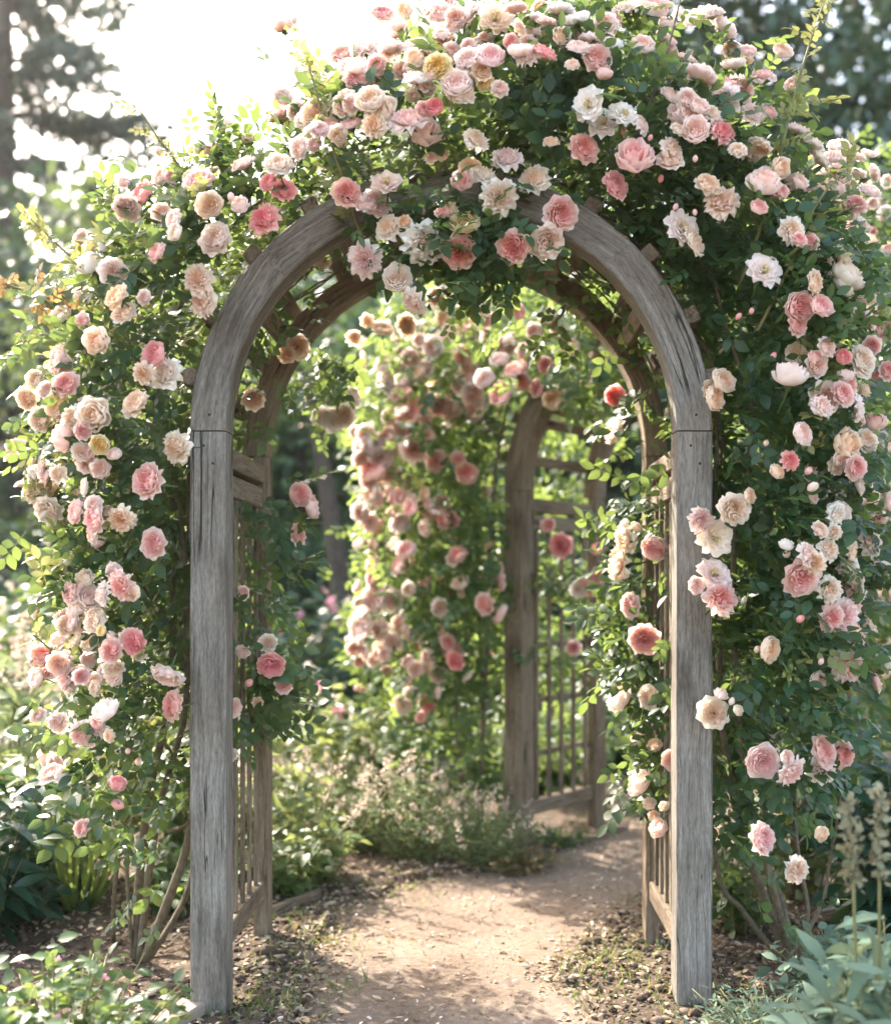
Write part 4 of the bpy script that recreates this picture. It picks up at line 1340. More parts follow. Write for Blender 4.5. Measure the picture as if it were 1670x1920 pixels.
r_, ln = leafy('flowering_plant', 'soft blurred pink-flecked plant in the bottom left corner', 'plant', (-1.06, 2.92, 0), 0.36, 0.46, 90, 14, SINGLE_T, (0.03, 0.055), 'bed_leaf', rb, None, 0.0)
small_flowers(r_, ln, rb, 'pink_flower', 14, 0.012)
r_, ln = leafy('flowering_plant', 'blurred green spray in front of the pink-flecked corner plant', 'plant', (-1.16, 2.62, 0), 0.28, 0.50, 70, 14, SINGLE_T, (0.03, 0.06), 'bed_leaf', rb, None, 0.0)
small_flowers(r_, ln, rb, 'cream_flower', 10, 0.012)
r_, ln = leafy('plume_grass', 'pale plume grass at the far left edge beside the light clump', 'plant', (-2.35, 5.6, 0), 0.32, 1.28, 20, 8, NARROW_T, (0.12, 0.22), 'grey_leaf', rb, None, 0.2)
spikes(r_, ln, rb, 'beige_spike', 0.22, 0.022, 40, 0.03, 'plume')
# inside, left of the path
r_, ln = leafy('flowering_shrub', 'leafy shrub with little cream flowers between the front arch and the far rose', 'shrub', (-0.86, 6.35, 0), 0.52, 0.95, 70, 16, SINGLE_T, (0.055, 0.095), 'light_leaf', rb)
small_flowers(r_, ln, rb, 'cream_flower', 26, 0.028)
small_flowers(r_, ln, rb, 'pink_flower', 3, 0.045)
r_, ln = leafy('flowering_shrub', 'darker green shrub filling the gap behind the spiky low plant', 'shrub', (-0.45, 6.6, 0), 0.5, 0.72, 60, 15, SINGLE_T, (0.055, 0.09), 'bed_leaf', rb)
small_flowers(r_, ln, rb, 'cream_flower', 12, 0.025)
CAT = 'grey-green catmint mounds along the path'
for k, (x, y, rad, h, lab) in enumerate(((-0.32, 5.55, 0.34, 0.50, 'soft grey-green mound with tall beige flower spikes in front of the far rose'),
                                         (0.0, 5.50, 0.30, 0.34, 'low olive mound with short beige spikes at the foot of the far arch'),
                                         (-0.62, 5.75, 0.3, 0.52, 'grey-green spiky mound behind the low leafy plant at the path edge'))):
    r_, ln = leafy('catmint_mound', lab, 'plant', (x, y, 0), rad, h, 110, 15, NARROW_T, (0.028, 0.05), 'grey_leaf', rb, CAT, 0.0, 0.5, 0.05)
    spikes(r_, ln[:30], rb, 'beige_spike', 0.12, 0.009, 22, 0.013)
r_, ln = leafy('spiked_plant', 'low sunlit leafy plant with leaning cream flower spikes beside the left rear post', 'plant', (-0.80, 4.98, 0), 0.34, 0.40, 60, 14, SINGLE_T, (0.04, 0.07), 'light_leaf', rb)
tall = []
for k in range(9):
    L = ln[k]
    top = L[0] + np.array([rb.uniform(0.1, 0.36), rb.uniform(-0.1, 0.1), rb.uniform(0.34, 0.6)])
    tall.append(np.stack([L[0] + (top - L[0]) * t for t in np.linspace(0, 1, 7)]))
mbs = MB()
for L in tall:
    mbs.tube(L, .003, 4)
mbs.build('spike_stems', M['green_cane'], r_)
spikes(r_, tall, rb, 'beige_spike', 0.13, 0.012, 30, 0.018)
r_, ln = leafy('spiked_plant', 'narrow green plant rising between the left slats and the shrub', 'plant', (-0.95, 5.35, 0), 0.3, 0.62, 50, 13, SINGLE_T, (0.04, 0.07), 'light_leaf', rb)
spikes(r_, ln[:10], rb, 'beige_spike', 0.1, 0.01, 22, 0.016)
leafy('ground_cover_plant', 'brownish green creeping plant under the far side panel', 'plant', (0.15, 5.42, 0), 0.24, 0.12, 50, 11, SINGLE_T, (0.022, 0.04), 'brown_leaf', rb, None, 0.0, lo=0.05)
leafy('ground_cover_plant', 'low green creeping plant inside the far side panel', 'plant', (0.36, 5.95, 0), 0.2, 0.13, 40, 11, SINGLE_T, (0.022, 0.04), 'bed_leaf', rb, None, 0.0, lo=0.05)
leafy('hosta_clump', 'deep green leafy clump on the path bend beyond the far arch', 'plant', (0.98, 8.2, 0), 0.42, 0.85, 50, 14, LANCE_T, (0.10, 0.18), 'bed_leaf', rb)
leafy('hosta_clump', 'deep green clump behind the far side panel', 'plant', (0.35, 7.3, 0), 0.42, 0.7, 46, 14, LANCE_T, (0.10, 0.16), 'bed_leaf', rb)
# behind the arches
BACK = 'shrubs in the back beds'
for x, y, rad, h, mat, lab, fl in ((-1.25, 9.2, 0.62, 1.55, 'dark_leaf', 'bluish green shrub seen through the front arch, left of the far rose', 'pink_flower'),
                                   (-0.55, 9.6, 0.6, 1.3, 'bed_leaf', 'green shrub behind the far rose, seen through the arch', 'cream_flower'),
                                   (-3.35, 8.9, 0.75, 1.75, 'bed_leaf', 'rounded flowering shrub far left behind the climbing rose', 'cream_flower'),
                                   (-2.5, 8.2, 0.7, 1.15, 'light_leaf', 'lower sunlit shrub behind the left climbing rose', 'pink_flower'),
                                   (-4.2, 10.5, 0.9, 1.8, 'dark_leaf', 'dark shrub at the left edge in front of the trees', 'pink_flower'),
                                   (-2.0, 10.8, 0.8, 1.3, 'bed_leaf', 'mid green shrub behind the left post', 'cream_flower')):
    r_, ln = leafy('garden_shrub', lab, 'shrub', (x, y, 0), rad, h, 60, 18, SINGLE_T, (0.08, 0.14), mat, rb, BACK, -0.1)
    small_flowers(r_, ln, rb, fl, 9, 0.05)
for x, y, rad, h, mat, lab in ((-4.6, 6.3, 0.8, 1.2, 'bed_leaf', 'loose green shrub in the side bed well left of the climbing rose'),
                               (-3.5, 6.2, 0.6, 0.9, 'light_leaf', 'pale green shrub between the side bed and the plume grass'),
                               (-5.8, 8.4, 0.9, 1.5, 'dark_leaf', 'dark shrub farthest out in the left side bed'),
                               (3.4, 7.2, 0.8, 1.3, 'bed_leaf', 'green shrub behind the hedge rose on the right')):
    leafy('garden_shrub', lab, 'shrub', (x, y, 0), rad, h, 60, 17, SINGLE_T, (0.07, 0.13), mat, rb, BACK, -0.1)
# right side
r_, ln = leafy('silvery_plant', 'blurred silvery plant with two brown seed spikes in the bottom right corner', 'plant', (0.95, 2.72, 0), 0.27, 0.60, 60, 12, LANCE_T, (0.07, 0.14), 'silver_leaf', rb, None, -0.1)
tall = [np.stack([np.array([x0, 2.68, 0.1]) + (np.array([x1, 2.66, z1]) - np.array([x0, 2.68, 0.1])) * t for t in np.linspace(0, 1, 7)]) for x0, x1, z1 in ((0.86, 0.835, 0.66), (0.9, 0.895, 0.68), (0.98, 0.99, 0.5))]
mbs = MB()
for L in tall:
    mbs.tube(L, .004, 5)
mbs.build('spike_stems', M['green_cane'], r_)
spikes(r_, tall, rb, 'tan_spike', 0.20, 0.012, 170, 0.017, 'seed_spike')
leafy('silvery_plant', 'feathery silver-green mat at the foot of the right post', 'plant', (0.80, 3.22, 0), 0.30, 0.22, 90, 16, NARROW_T, (0.025, 0.045), 'silver_leaf', rb, None, 0.15, 0.6, 0.05)
leafy('silvery_plant', 'low grey-green plant right of the right post, in front of the rose canes', 'plant', (1.12, 3.5, 0), 0.30, 0.36, 60, 13, SINGLE_T, (0.035, 0.06), 'silver_leaf', rb, None, 0.0)
leafy('broad_leaved_plant', 'dark long-leaved clump at the right edge under the climbing rose', 'plant', (1.55, 4.35, 0), 0.42, 1.0, 46, 13, LANCE_T, (0.10, 0.2), 'dark_leaf', rb, BED)
leafy('broad_leaved_plant', 'sunlit yellow-green plant behind the right climbing rose canes', 'plant', (1.35, 5.0, 0), 0.45, 0.8, 46, 14, SINGLE_T, (0.05, 0.09), 'light_leaf', rb, BED)
leafy('broad_leaved_plant', 'low green plant between the right post and the rose canes', 'plant', (0.98, 4.5, 0), 0.26, 0.42, 30, 12, SINGLE_T, (0.04, 0.07), 'bed_leaf', rb, BED)


# ------------------------------------------------------------------ trees
M['tree_dark'] = leaf_mat('dark_tree_leaf', (0.016, 0.045, 0.022), (0.045, 0.09, 0.04), (0.11, 0.20, 0.05), 0.16)
M['tree_mid'] = leaf_mat('green_tree_leaf', (0.032, 0.075, 0.035), (0.085, 0.15, 0.06), (0.20, 0.30, 0.07), 0.28)
M['tree_pale'] = leaf_mat('pale_tree_leaf', (0.035, 0.07, 0.026), (0.085, 0.13, 0.05), (0.22, 0.29, 0.08), 0.35)
M['needle'] = leaf_mat('conifer_needle', (0.025, 0.055, 0.038), (0.065, 0.10, 0.065), (0.10, 0.15, 0.06), 0.2)
rt = np.random.default_rng(61)


def tree(name, label, loc, zc, rad, n_cl, per, size, mat, group=None, sig=0.4, trunk_r=0.16, hollow=0.35):
    root = empty(name, loc, label, 'tree', group)
    base = np.array(loc, float)
    cen = base + np.array([0, 0, zc])
    rad = np.array(rad, float)
    u = unit(n_cl, rt)
    q = rt.uniform(hollow, 1.0, n_cl) ** 0.6
    CP = cen + u * rad * q[:, None] * (1 + rt.normal(0, 0.07, n_cl))[:, None]
    CP = CP[CP[:, 2] > 0.2]
    mb = MB()
    top = cen + np.array([rt.uniform(-.2, .2), 0, rad[2] * 0.55])
    tp, tr_ = cane([base + [0, 0, -0.2], base + [0.1, 0, zc * 0.45], cen, top], trunk_r, trunk_r * 0.25, rt, 16, 0.02)
    mb.tube(tp, tr_, 8)
    for c in CP[:: max(1, len(CP) // 26)]:
        k = rt.integers(5, 13)
        mid = (tp[k] + c) / 2 + np.array([0, 0, 0.12 * rad[2] * rt.uniform(-.5, .6)])
        lp, lr = cane([tp[k], mid, c], trunk_r * 0.3, trunk_r * 0.06, rt, 8, 0.01)
        mb.tube(lp, lr, 5)
    mb.build('trunk', M['bark'], root)
    P, D, Rb = [], [], []
    for c in CP:
        k = int(per * rt.uniform(0.5, 1.5))
        s = sig * rt.uniform(0.6, 1.3)
        off = rt.normal(0, s, (k, 3)) * np.array([1.15, 1.15, 0.65])
        P.append(c + off)
        D.append((c - cen) / rad * 0.5 + unit(k, rt) + np.array([0, 0, -0.4]))
        Rb.append(np.clip(rt.random() + rt.normal(0, 0.15, k), 0, 1))
    P, D, Rb = np.concatenate(P), np.concatenate(D), np.concatenate(Rb)
    P[:, 2] = np.maximum(P[:, 2], 0.05)
    foliage('crown', M[mat], root, QUICK_T, P, D, np.array([0, -0.1, 0.9]) + 0.7 * rt.normal(size=(len(P), 3)), size * rt.uniform(0.6, 1.35, len(P)), Rb, None, rt)
    return root


def at(px, d):
    return ((px - VX) * d / F_PX, d, 0.0)


def top_z(py, d):
    return ZC - (py - VY) * d / F_PX


def conifer(label, loc, height, r0, rng):
    root = empty('conifer', loc, label, 'tree')
    base = np.array(loc, float)
    mb = MB()
    mb.tube([base + [0, 0, -.2], base + [0.05, 0, height * .5], base + [0, 0, height]], [0.30, 0.2, 0.03], 8)
    P, D, N = [], [], []
    z = 2.0
    while z < height - 0.4:
        L = r0 * (1 - z / height) ** 0.75
        for k in range(5):
            if rng.random() < 0.12:
                continue
            a = rng.uniform(0, 6.28)
            l = L * rng.uniform(0.6, 1.15)
            o = np.array([math.cos(a), math.sin(a), 0])
            t = np.linspace(0, 1, 7)
            dr = rng.uniform(0.15, 0.35)
            pts = base + np.array([0, 0, z]) + t[:, None] * l * o + np.stack([0 * t, 0 * t, l * (0.12 * t - dr * t ** 1.6 + 0.12 * t ** 4)], 1)
            mb.tube(pts, np.linspace(0.04, 0.008, 7), 4)
            n = int(16 * l)
            for j in range(n):
                x = (0.15 + 0.85 * rng.random()) * 5.99
                i = int(x)
                side = np.cross(o, [0, 0, 1]) * rng.normal(0, 0.22 * l * 0.3 * (1.2 - x / 6))
                p = pts[i] + (pts[i + 1] - pts[i]) * (x - i) + side + np.array([0, 0, -abs(rng.normal(0, 0.14))])
                for _ in range(6):
                    P.append(p + rng.normal(0, 0.09, 3))
                    D.append(o * 0.6 + rng.normal(0, 0.6, 3) + np.array([0, 0, -0.6]))
        z += rng.uniform(0.28, 0.5)
    mb.build('trunk', M['bark'], root)
    P = np.array(P)
    foliage('crown', M['needle'], root, QUICK_T, P, np.array(D), rng.normal(size=(len(P), 3)) + np.array([0, -.2, .6]), rng.uniform(0.10, 0.2, len(P)), None, None, rng)


conifer('tall grey conifer with drooping boughs against the bright sky at upper left', at(5, 22), 19, 5.4, np.random.default_rng(3))
TG = 'trees beyond the garden'
tree('garden_tree', 'rounded olive green tree standing below the conifer at left', at(225, 14), 3.4, (0.95, 0.95, 3.0), 70, 90, 0.13, 'tree_pale', TG, 0.3, 0.1)
tree('garden_tree', 'dark green tree at the left edge below the conifer', at(40, 17), 3.4, (1.6, 1.4, 3.3), 90, 95, 0.17, 'tree_dark', TG, 0.42)
tree('garden_tree', 'dark green tree right behind the left climbing rose', at(360, 17), 3.0, (1.5, 1.4, 3.2), 90, 95, 0.17, 'tree_dark', TG, 0.42)
tree('garden_tree', 'green tree seen through the upper left of the front arch', at(560, 16), 3.4, (1.5, 1.3, 3.2), 90, 100, 0.16, 'tree_mid', TG, 0.42)
tree('garden_tree', 'deep green tree in the middle behind the far rose', at(790, 18), 3.9, (1.9, 1.6, 3.6), 110, 100, 0.18, 'tree_dark', TG, 0.45)
tree('garden_tree', 'pale sunlit tree rising behind the top of the arch', at(840, 27), 8.2, (2.1, 2.0, 7.6), 150, 70, 0.24, 'tree_pale', TG, 0.5, 0.2)
tree('garden_tree', 'large dark green tree filling the sky at upper right', at(1330, 16), 7.0, (2.75, 2.3, 6.6), 215, 120, 0.19, 'tree_dark', TG, 0.44, 0.24)
tree('garden_tree', 'open-branched dark tree with sky showing through at the right edge', at(1690, 17), 6.0, (1.35, 1.5, 5.6), 100, 60, 0.18, 'tree_dark', TG, 0.42, 0.18, 0.2)
tree('garden_tree', 'low bushy tree behind the hedge rose at right', at(1600, 12), 2.2, (1.6, 1.2, 2.3), 90, 90, 0.14, 'tree_mid', TG, 0.36)
tree('garden_tree', 'small tree seen between the far arch and the right post', at(1130, 15), 2.8, (1.2, 1.1, 2.8), 90, 95, 0.15, 'tree_mid', TG, 0.36)
tree('garden_tree', 'dark tree far out on the left beyond the hedge', (-11.5, 16.5, 0), 3.2, (1.8, 1.5, 3.2), 90, 90, 0.18, 'tree_dark', TG, 0.42)
# bare trunk in the shade behind the left slats
s_ = empty('shade_tree', at(628, 11.5), 'leaning grey bare trunk in the shade seen through the front arch', 'tree')
mb = MB()
p_, r_2 = cane([Vector(at(640, 11.5)) + Vector((0, 0, -.1)), Vector(at(640, 11.5)) + Vector((0, 0, 1.2)), Vector(at(612, 11.5)) + Vector((0, 0, 2.3)), Vector(at(560, 11.5)) + Vector((0, 0.2, 3.6))], .13, .06, rt, 18, .02)
mb.tube(p_, r_2, 9)
mb.build('trunk', M['bark'], s_)
P = np.array([p_[-1] + rt.normal(0, 1, 3) * np.array([.8, .7, .45]) for _ in range(1800)])
foliage('crown', M['tree_mid'], s_, QUICK_T, P, unit(1800, rt), unit(1800, rt) + np.array([0, 0, .8]), rt.uniform(.08, .15, 1800), None, None, rt)
# dark hedge and the far wood
def hedge_mass(x0, x1, y0, y1, h0, h1, n, size, mat, parent=None, name='foliage'):
    X = rt.uniform(x0, x1, n)
    Y = rt.uniform(y0, y1, n)
    hh = h0 + (h1 - h0) * (0.5 + 0.25 * np.sin(X * 0.9) + 0.25 * np.sin(X * 2.3 + 1))
    Z = hh * rt.random(n) ** 0.8
    P = np.stack([X, Y, Z], 1)
    return P, unit(n, rt) + np.array([0, -.3, -.2]), unit(n, rt) * .7 + np.array([0, -.2, .8]), size * rt.uniform(.6, 1.4, n)
hr = empty('clipped_hedge', (-3.0, 13.2, 0), 'long dark hedge across the back of the garden, left of the arches', 'hedge')
P, D, N, S = hedge_mass(-13.5, 1.2, 12.8, 13.6, 1.6, 2.0, 14500, 0.14, 'tree_dark')
foliage('foliage', M['tree_dark'], hr, QUICK_T, P, D, N, S, None, None, rt)
mb = MB()
for x in np.linspace(-13.3, 1.0, 22):
    mb.tube([(x, 13.2, -.1), (x + .1, 13.2, .7), (x - .1, 13.2, 1.5)], [.05, .04, .02], 5)
mb.build('stems', M['bark'], hr)
P, D, N, S = hedge_mass(-34, 34, 37, 41, 5.5, 8.5, 15000, 0.6, 'tree_dark')
V, F, r = scatter(QUICK_T, P, D, N, S, rt)
tag(link('treeline', fast_mesh('treeline', V, F, r), M['tree_dark']), 'far blurred wood closing the view behind the garden', 'woodland', None, 'stuff')


# ------------------------------------------------------------------ ground, path and what lies on them
def vnoise(x, y, f, seed):
    rng = np.random.default_rng(seed)
    T = rng.random((64, 64))
    u, v = x * f + 100, y * f + 100
    i, j = np.floor(u).astype(int), np.floor(v).astype(int)
    a, b = u - i, v - j
    a, b = a * a * (3 - 2 * a), b * b * (3 - 2 * b)
    g = lambda p, q: T[p % 64, q % 64]
    return (g(i, j) * (1 - a) + g(i + 1, j) * a) * (1 - b) + (g(i, j + 1) * (1 - a) + g(i + 1, j + 1) * a) * b - 0.5


PATH = np.array([(1.2, -.55, .32), (3.0, -.58, .32), (3.65, -.57, .33), (4.1, -.63, .37), (4.8, -.60, .64), (5.2, -.36, 1.0), (5.65, .22, 1.5), (6.3, .66, 2.0), (7.5, 1.35, 2.6), (9.5, 2.5, 3.7)])


def path_s(x, y):
    """distance inside the path edge (metres, negative outside)"""
    l = np.interp(y, PATH[:, 0], PATH[:, 1]) + 0.12 * vnoise(x * 0, y, 3.0, 5) + 0.11 * vnoise(x, y, 8, 6) + 0.05 * vnoise(x, y, 21, 26)
    r = np.interp(y, PATH[:, 0], PATH[:, 2]) + 0.12 * vnoise(x * 0, y, 3.0, 7) + 0.11 * vnoise(x, y, 8, 8) + 0.05 * vnoise(x, y, 21, 28)
    return np.minimum(x - l, r - x)


def soil_h(x, y):
    h = 0.05 * vnoise(x, y, 1.1, 1) + 0.02 * vnoise(x, y, 5, 2) + 0.012 * vnoise(x, y, 17, 3)
    s = path_s(x, y)
    return h * np.clip(1 - s / 0.05, 0.2, 1) + 0.012 - 0.07 * np.clip((s - 0.02) / 0.10, 0, 1)


def path_h(x, y):
    s = path_s(x, y)
    return 0.002 + 0.012 * vnoise(x, y, 2.2, 11) + 0.006 * vnoise(x, y, 9, 12) + 0.004 * vnoise(x, y, 26, 13) - 0.06 * np.clip(0.05 - s, 0, 0.12) / 0.10


def grid_sheet(name, xs, ys, hf, mat, kind='structure', cut=None):
    X, Y = np.meshgrid(xs, ys)
    Z = hf(X, Y)
    V = np.stack([X, Y, Z], 2).reshape(-1, 3)
    nx, ny = len(xs), len(ys)
    i = np.arange(ny - 1)[:, None] * nx + np.arange(nx - 1)[None]
    Q = np.stack([i, i + 1, i + nx + 1, i + nx], 2).reshape(-1, 4)
    if cut is not None:
        Q = Q[cut(V[Q].mean(1))]
        used = np.unique(Q)
        mp = np.zeros(len(V), int)
        mp[used] = np.arange(len(used))
        V, Q = V[used], mp[Q]
    o = link(name, fast_mesh(name, V, [Q], np.full(len(V), .5), True), mat)
    o['kind'] = kind
    return o


def soil_mat(name, stops, bump, pebble):
    m, t = nt(name)
    L = t.links.new
    g = nd(t, 'ShaderNodeNewGeometry')
    a = nd(t, 'ShaderNodeTexNoise', {'Scale': 2.2, 'Detail': 8.0, 'Roughness': 0.62})
    b = nd(t, 'ShaderNodeTexNoise', {'Scale': 38.0, 'Detail': 6.0, 'Roughness': 0.7})
    v = nd(t, 'ShaderNodeTexVoronoi', {'Scale': 75.0, 'Randomness': 1.0})
    for n in (a, b, v):
        L(g.outputs['Position'], n.inputs['Vector'])
    f = nd(t, 'ShaderNodeMath', operation='MULTIPLY_ADD')
    L(b.outputs['Fac'], f.inputs[0])
    f.inputs[1].default_value = 0.55
    h = nd(t, 'ShaderNodeMath', operation='MULTIPLY')
    L(a.outputs['Fac'], h.inputs[0])
    h.inputs[1].default_value = 0.5
    L(h.outputs[0], f.inputs[2])
    c = ramp(t, stops, f.outputs[0]).outputs[0]
    pv = nd(t, 'ShaderNodeMath', operation='LESS_THAN')
    L(v.outputs['Distance'], pv.inputs[0])
    pv.inputs[1].default_value = 0.22
    rnd = nd(t, 'ShaderNodeSeparateColor')
    L(v.outputs['Color'], rnd.inputs[0])
    gt = nd(t, 'ShaderNodeMath', operation='GREATER_THAN')
    L(rnd.outputs[0], gt.inputs[0])
    gt.inputs[1].default_value = 0.72
    pf = nd(t, 'ShaderNodeMath', operation='MULTIPLY')
    L(pv.outputs[0], pf.inputs[0])
    L(gt.outputs[0], pf.inputs[1])
    c = mixc(t, c, pebble, pf.outputs[0])
    p = nd(t, 'ShaderNodeBsdfPrincipled', {'Roughness': 0.92, 'Specular IOR Level': 0.15})
    L(c, p.inputs['Base Color'])
    hh = nd(t, 'ShaderNodeMath', operation='MULTIPLY_ADD')
    L(pf.outputs[0], hh.inputs[0])
    hh.inputs[1].default_value = 0.4
    L(b.outputs['Fac'], hh.inputs[2])
    bp = nd(t, 'ShaderNodeBump', {'Strength': bump, 'Distance': 0.012})
    L(hh.outputs[0], bp.inputs['Height'])
    L(bp.outputs[0], p.inputs['Normal'])
    L(p.outputs[0], nd(t, 'ShaderNodeOutputMaterial').inputs[0])
    return m


M['soil'] = soil_mat('bed_soil', [(0.3, (0.035, 0.025, 0.018)), (0.52, (0.10, 0.072, 0.05)), (0.75, (0.22, 0.165, 0.12))], 0.9, (0.26, 0.20, 0.15))
M['path'] = soil_mat('path_dirt', [(0.32, (0.08, 0.056, 0.038)), (0.45, (0.165, 0.12, 0.085)), (0.55, (0.22, 0.167, 0.123)), (0.72, (0.31, 0.243, 0.182))], 0.95, (0.32, 0.25, 0.2))
xs = np.concatenate([np.array([-90, -60, -32, -16, -9, -6, -4.5]), np.arange(-3.6, 3.6, 0.045), np.array([4.5, 6, 9, 16, 32, 60, 90])])
ys = np.concatenate([np.array([-30, -15, -4, 0, 1, 1.6]), np.arange(2.0, 9.0, 0.045), np.array([9.5, 10.2, 11, 12, 14, 18, 26, 45, 70, 90])])
grid_sheet('ground', xs, ys, soil_h, M['soil'])
grid_sheet('path', np.arange(-1.0, 4.2, 0.03), np.arange(1.25, 9.4, 0.03), path_h, M['path'], cut=lambda c: path_s(c[:, 0], c[:, 1]) > -0.06)


def ground_z(x, y):
    return np.maximum(soil_h(x, y), np.where(path_s(x, y) > -0.05, path_h(x, y), -1))


rg = np.random.default_rng(71)


def zone(n, x0, x1, y0, y1, smin, smax, soft=True):
    x, y = rg.uniform(x0, x1, n * 4), rg.uniform(y0, y1, n * 4)
    s = path_s(x, y)
    ok = (s > smin) & (s < smax)
    if soft:
        ok &= vnoise(x, y, 3.5, 19) + 0.25 * rg.normal(size=len(x)) > -0.1
    x, y = x[ok][:n], y[ok][:n]
    return np.stack([x, y, ground_z(x, y)], 1)


def rocks(name, label, P, size, mat, flat=0.6):
    v0 = np.array([(1, 0, 0), (-1, 0, 0), (0, 1, 0), (0, -1, 0), (0, 0, 1), (0, 0, -1), (.6, .6, .55), (-.6, .6, .5), (.6, -.6, .5), (-.6, -.6, .6)])
    # octahedron with four raised corners
    f0 = np.array([(0, 2, 6), (2, 4, 6), (4, 0, 6), (2, 1, 7), (1, 4, 7), (4, 2, 7), (3, 0, 8), (0, 4, 8), (4, 3, 8), (1, 3, 9), (3, 4, 9), (4, 1, 9), (2, 0, 5), (1, 2, 5), (3, 1, 5), (0, 3, 5)])
    n = len(P)
    s = size * rg.lognormal(0, 0.45, n)
    V = v0[None] * (1 + rg.uniform(-.35, .35, (n, 10, 3)))
    A = rg.uniform(0, 6.28, n)
    ca, sa = np.cos(A)[:, None], np.sin(A)[:, None]
    V = np.stack([V[..., 0] * ca - V[..., 1] * sa * 0.75, V[..., 0] * sa + V[..., 1] * ca * 0.75, V[..., 2] * flat], 2) * s[:, None, None]
    V += P[:, None] + np.array([0, 0, 1.0]) * (s * flat * 0.35)[:, None, None]
    F = (f0[None] + np.arange(n)[:, None, None] * 10).reshape(-1, 3)
    rnd = np.repeat(rg.random(n), 10)
    o = link(name, fast_mesh(name, V.reshape(-1, 3), [F], rnd), M[mat])
    return tag(o, label, 'ground litter', None, 'stuff')


M['clod'] = plain_mat('soil_clod', (0.045, 0.032, 0.022), (0.19, 0.14, 0.10), 60, 0.95, 0.6, True)
M['chip'] = plain_mat('bark_chip', (0.15, 0.11, 0.075), (0.50, 0.40, 0.30), 60, 0.9, 0.4, True)
M['grit'] = plain_mat('path_grit', (0.20, 0.15, 0.115), (0.40, 0.32, 0.25), 60, 0.9, 0.3, True)
M['dry_leaf'] = leaf_mat('dry_leaf', (0.18, 0.12, 0.07), (0.52, 0.41, 0.28), (0.4, 0.28, 0.14), 0.25, 0.8, 0.2)
M['fallen'] = leaf_mat('fallen_petal', (0.62, 0.45, 0.36), (0.84, 0.72, 0.62), (0.8, 0.65, 0.55), 0.25, 0.7, 0.2)
M['grass'] = leaf_mat('grass_blade', (0.045, 0.095, 0.025), (0.13, 0.18, 0.06), (0.32, 0.38, 0.1), 0.4)
Z1 = np.concatenate([zone(5200, -2.4, 2.2, 2.9, 6.2, -2.0, 0.03), zone(1500, -1.0, 1.1, 3.2, 4.8, -0.5, 0.03, False)])
rocks('soil_clods', 'crumbly dark soil and clods strewn over the beds', Z1, 0.0085, 'clod')
rocks('bark_chips', 'tan bark chips scattered along the path edges', np.concatenate([zone(2300, -1.4, 1.5, 3.0, 5.4, -0.7, 0.06), zone(900, -.9, 1.0, 3.0, 5.6, -0.05, 0.16)]), 0.008, 'chip', 0.3)
rocks('path_grit', 'fine pale grit lying on the trodden path', zone(2600, -.7, 1.6, 2.8, 7.0, 0.0, 2.0, False), 0.0026, 'grit', 0.6)


def litter(name, label, P, size, mat, tmpl):
    P = P + np.array([0, 0, 0.006])
    n = len(P)
    d = unit(n, rg) * np.array([1, 1, 0.25])
    nm = np.array([0, 0, 1.0]) + 0.35 * rg.normal(size=(n, 3))
    V, F, r = scatter(tmpl, P, d, nm, size * rg.uniform(0.6, 1.3, n), rg)
    return tag(link(name, fast_mesh(name, V, F, r), M[mat]), label, 'ground litter', None, 'stuff')


CURL = []
for dr in (-0.3, 0.4, 0.6):
    v, tr, q = leaflet(1.0, 0.55, 0.45, dr, ((0.3, 0.9), (0.65, 0.8)))
    CURL.append((v, tr, q, np.zeros(len(v), int)))
litter('leaf_litter', 'dry curled leaves lying on the beds and path edges', np.concatenate([zone(4200, -2.0, 2.0, 3.0, 5.6, -1.4, 0.12, False), zone(260, -.6, .9, 3.1, 6.2, 0.0, 2.0, False), zone(700, -.8, 1.0, 3.1, 5.4, -0.05, 0.14, False)]), 0.03, 'dry_leaf', CURL)
litter('fallen_petals', 'pale fallen rose petals scattered under the arch', np.concatenate([zone(420, -1.6, 1.7, 3.1, 5.4, -1.2, 0.15), zone(230, -.6, .8, 3.1, 6.2, 0.02, 2.0, False)]), 0.02, 'fallen', CURL)
v, tr, q = leaflet(1.0, 0.09, 0.2, 0.35, ((0.3, 1.0), (0.65, 0.7)))
P, D = [], []
for px, py, w_, n in ((520, 1875, .13, 420), (470, 1890, .08, 160), (560, 1790, .12, 220), (610, 1760, .10, 140), (690, 1690, .12, 160), (780, 1660, .12, 120), (1150, 1800, .10, 240), (1110, 1835, .08, 200), (1190, 1770, .09, 160), (1090, 1880, .05, 60), (1380, 1880, .12, 220),
                      (1150, 1530, .15, 200), (1000, 1590, .12, 140), (640, 1860, .05, 50), (1200, 1690, .08, 100), (560, 1730, .10, 150), (1250, 1895, .10, 160)):
    c = G(px, py)
    n = int(n * 0.6)
    x, y = c.x + rg.normal(0, w_, n), c.y + rg.normal(0, w_ * 1.1, n)
    P.append(np.stack([x, y, ground_z(x, y) - 0.002], 1))
    D.append(unit(n, rg) * np.array([.75, .75, .2]) + np.array([0, 0, .75]))
P, D = np.concatenate(P), np.concatenate(D)
V, F, r = scatter([(v, tr, q, np.zeros(len(v), int))], P, D, unit(len(P), rg), rg.uniform(.02, .055, len(P)), rg)
tag(link('grass', fast_mesh('grass', V, F, r), M['grass']), 'sparse short grass tufts along the path edges', 'grass', None, 'stuff')


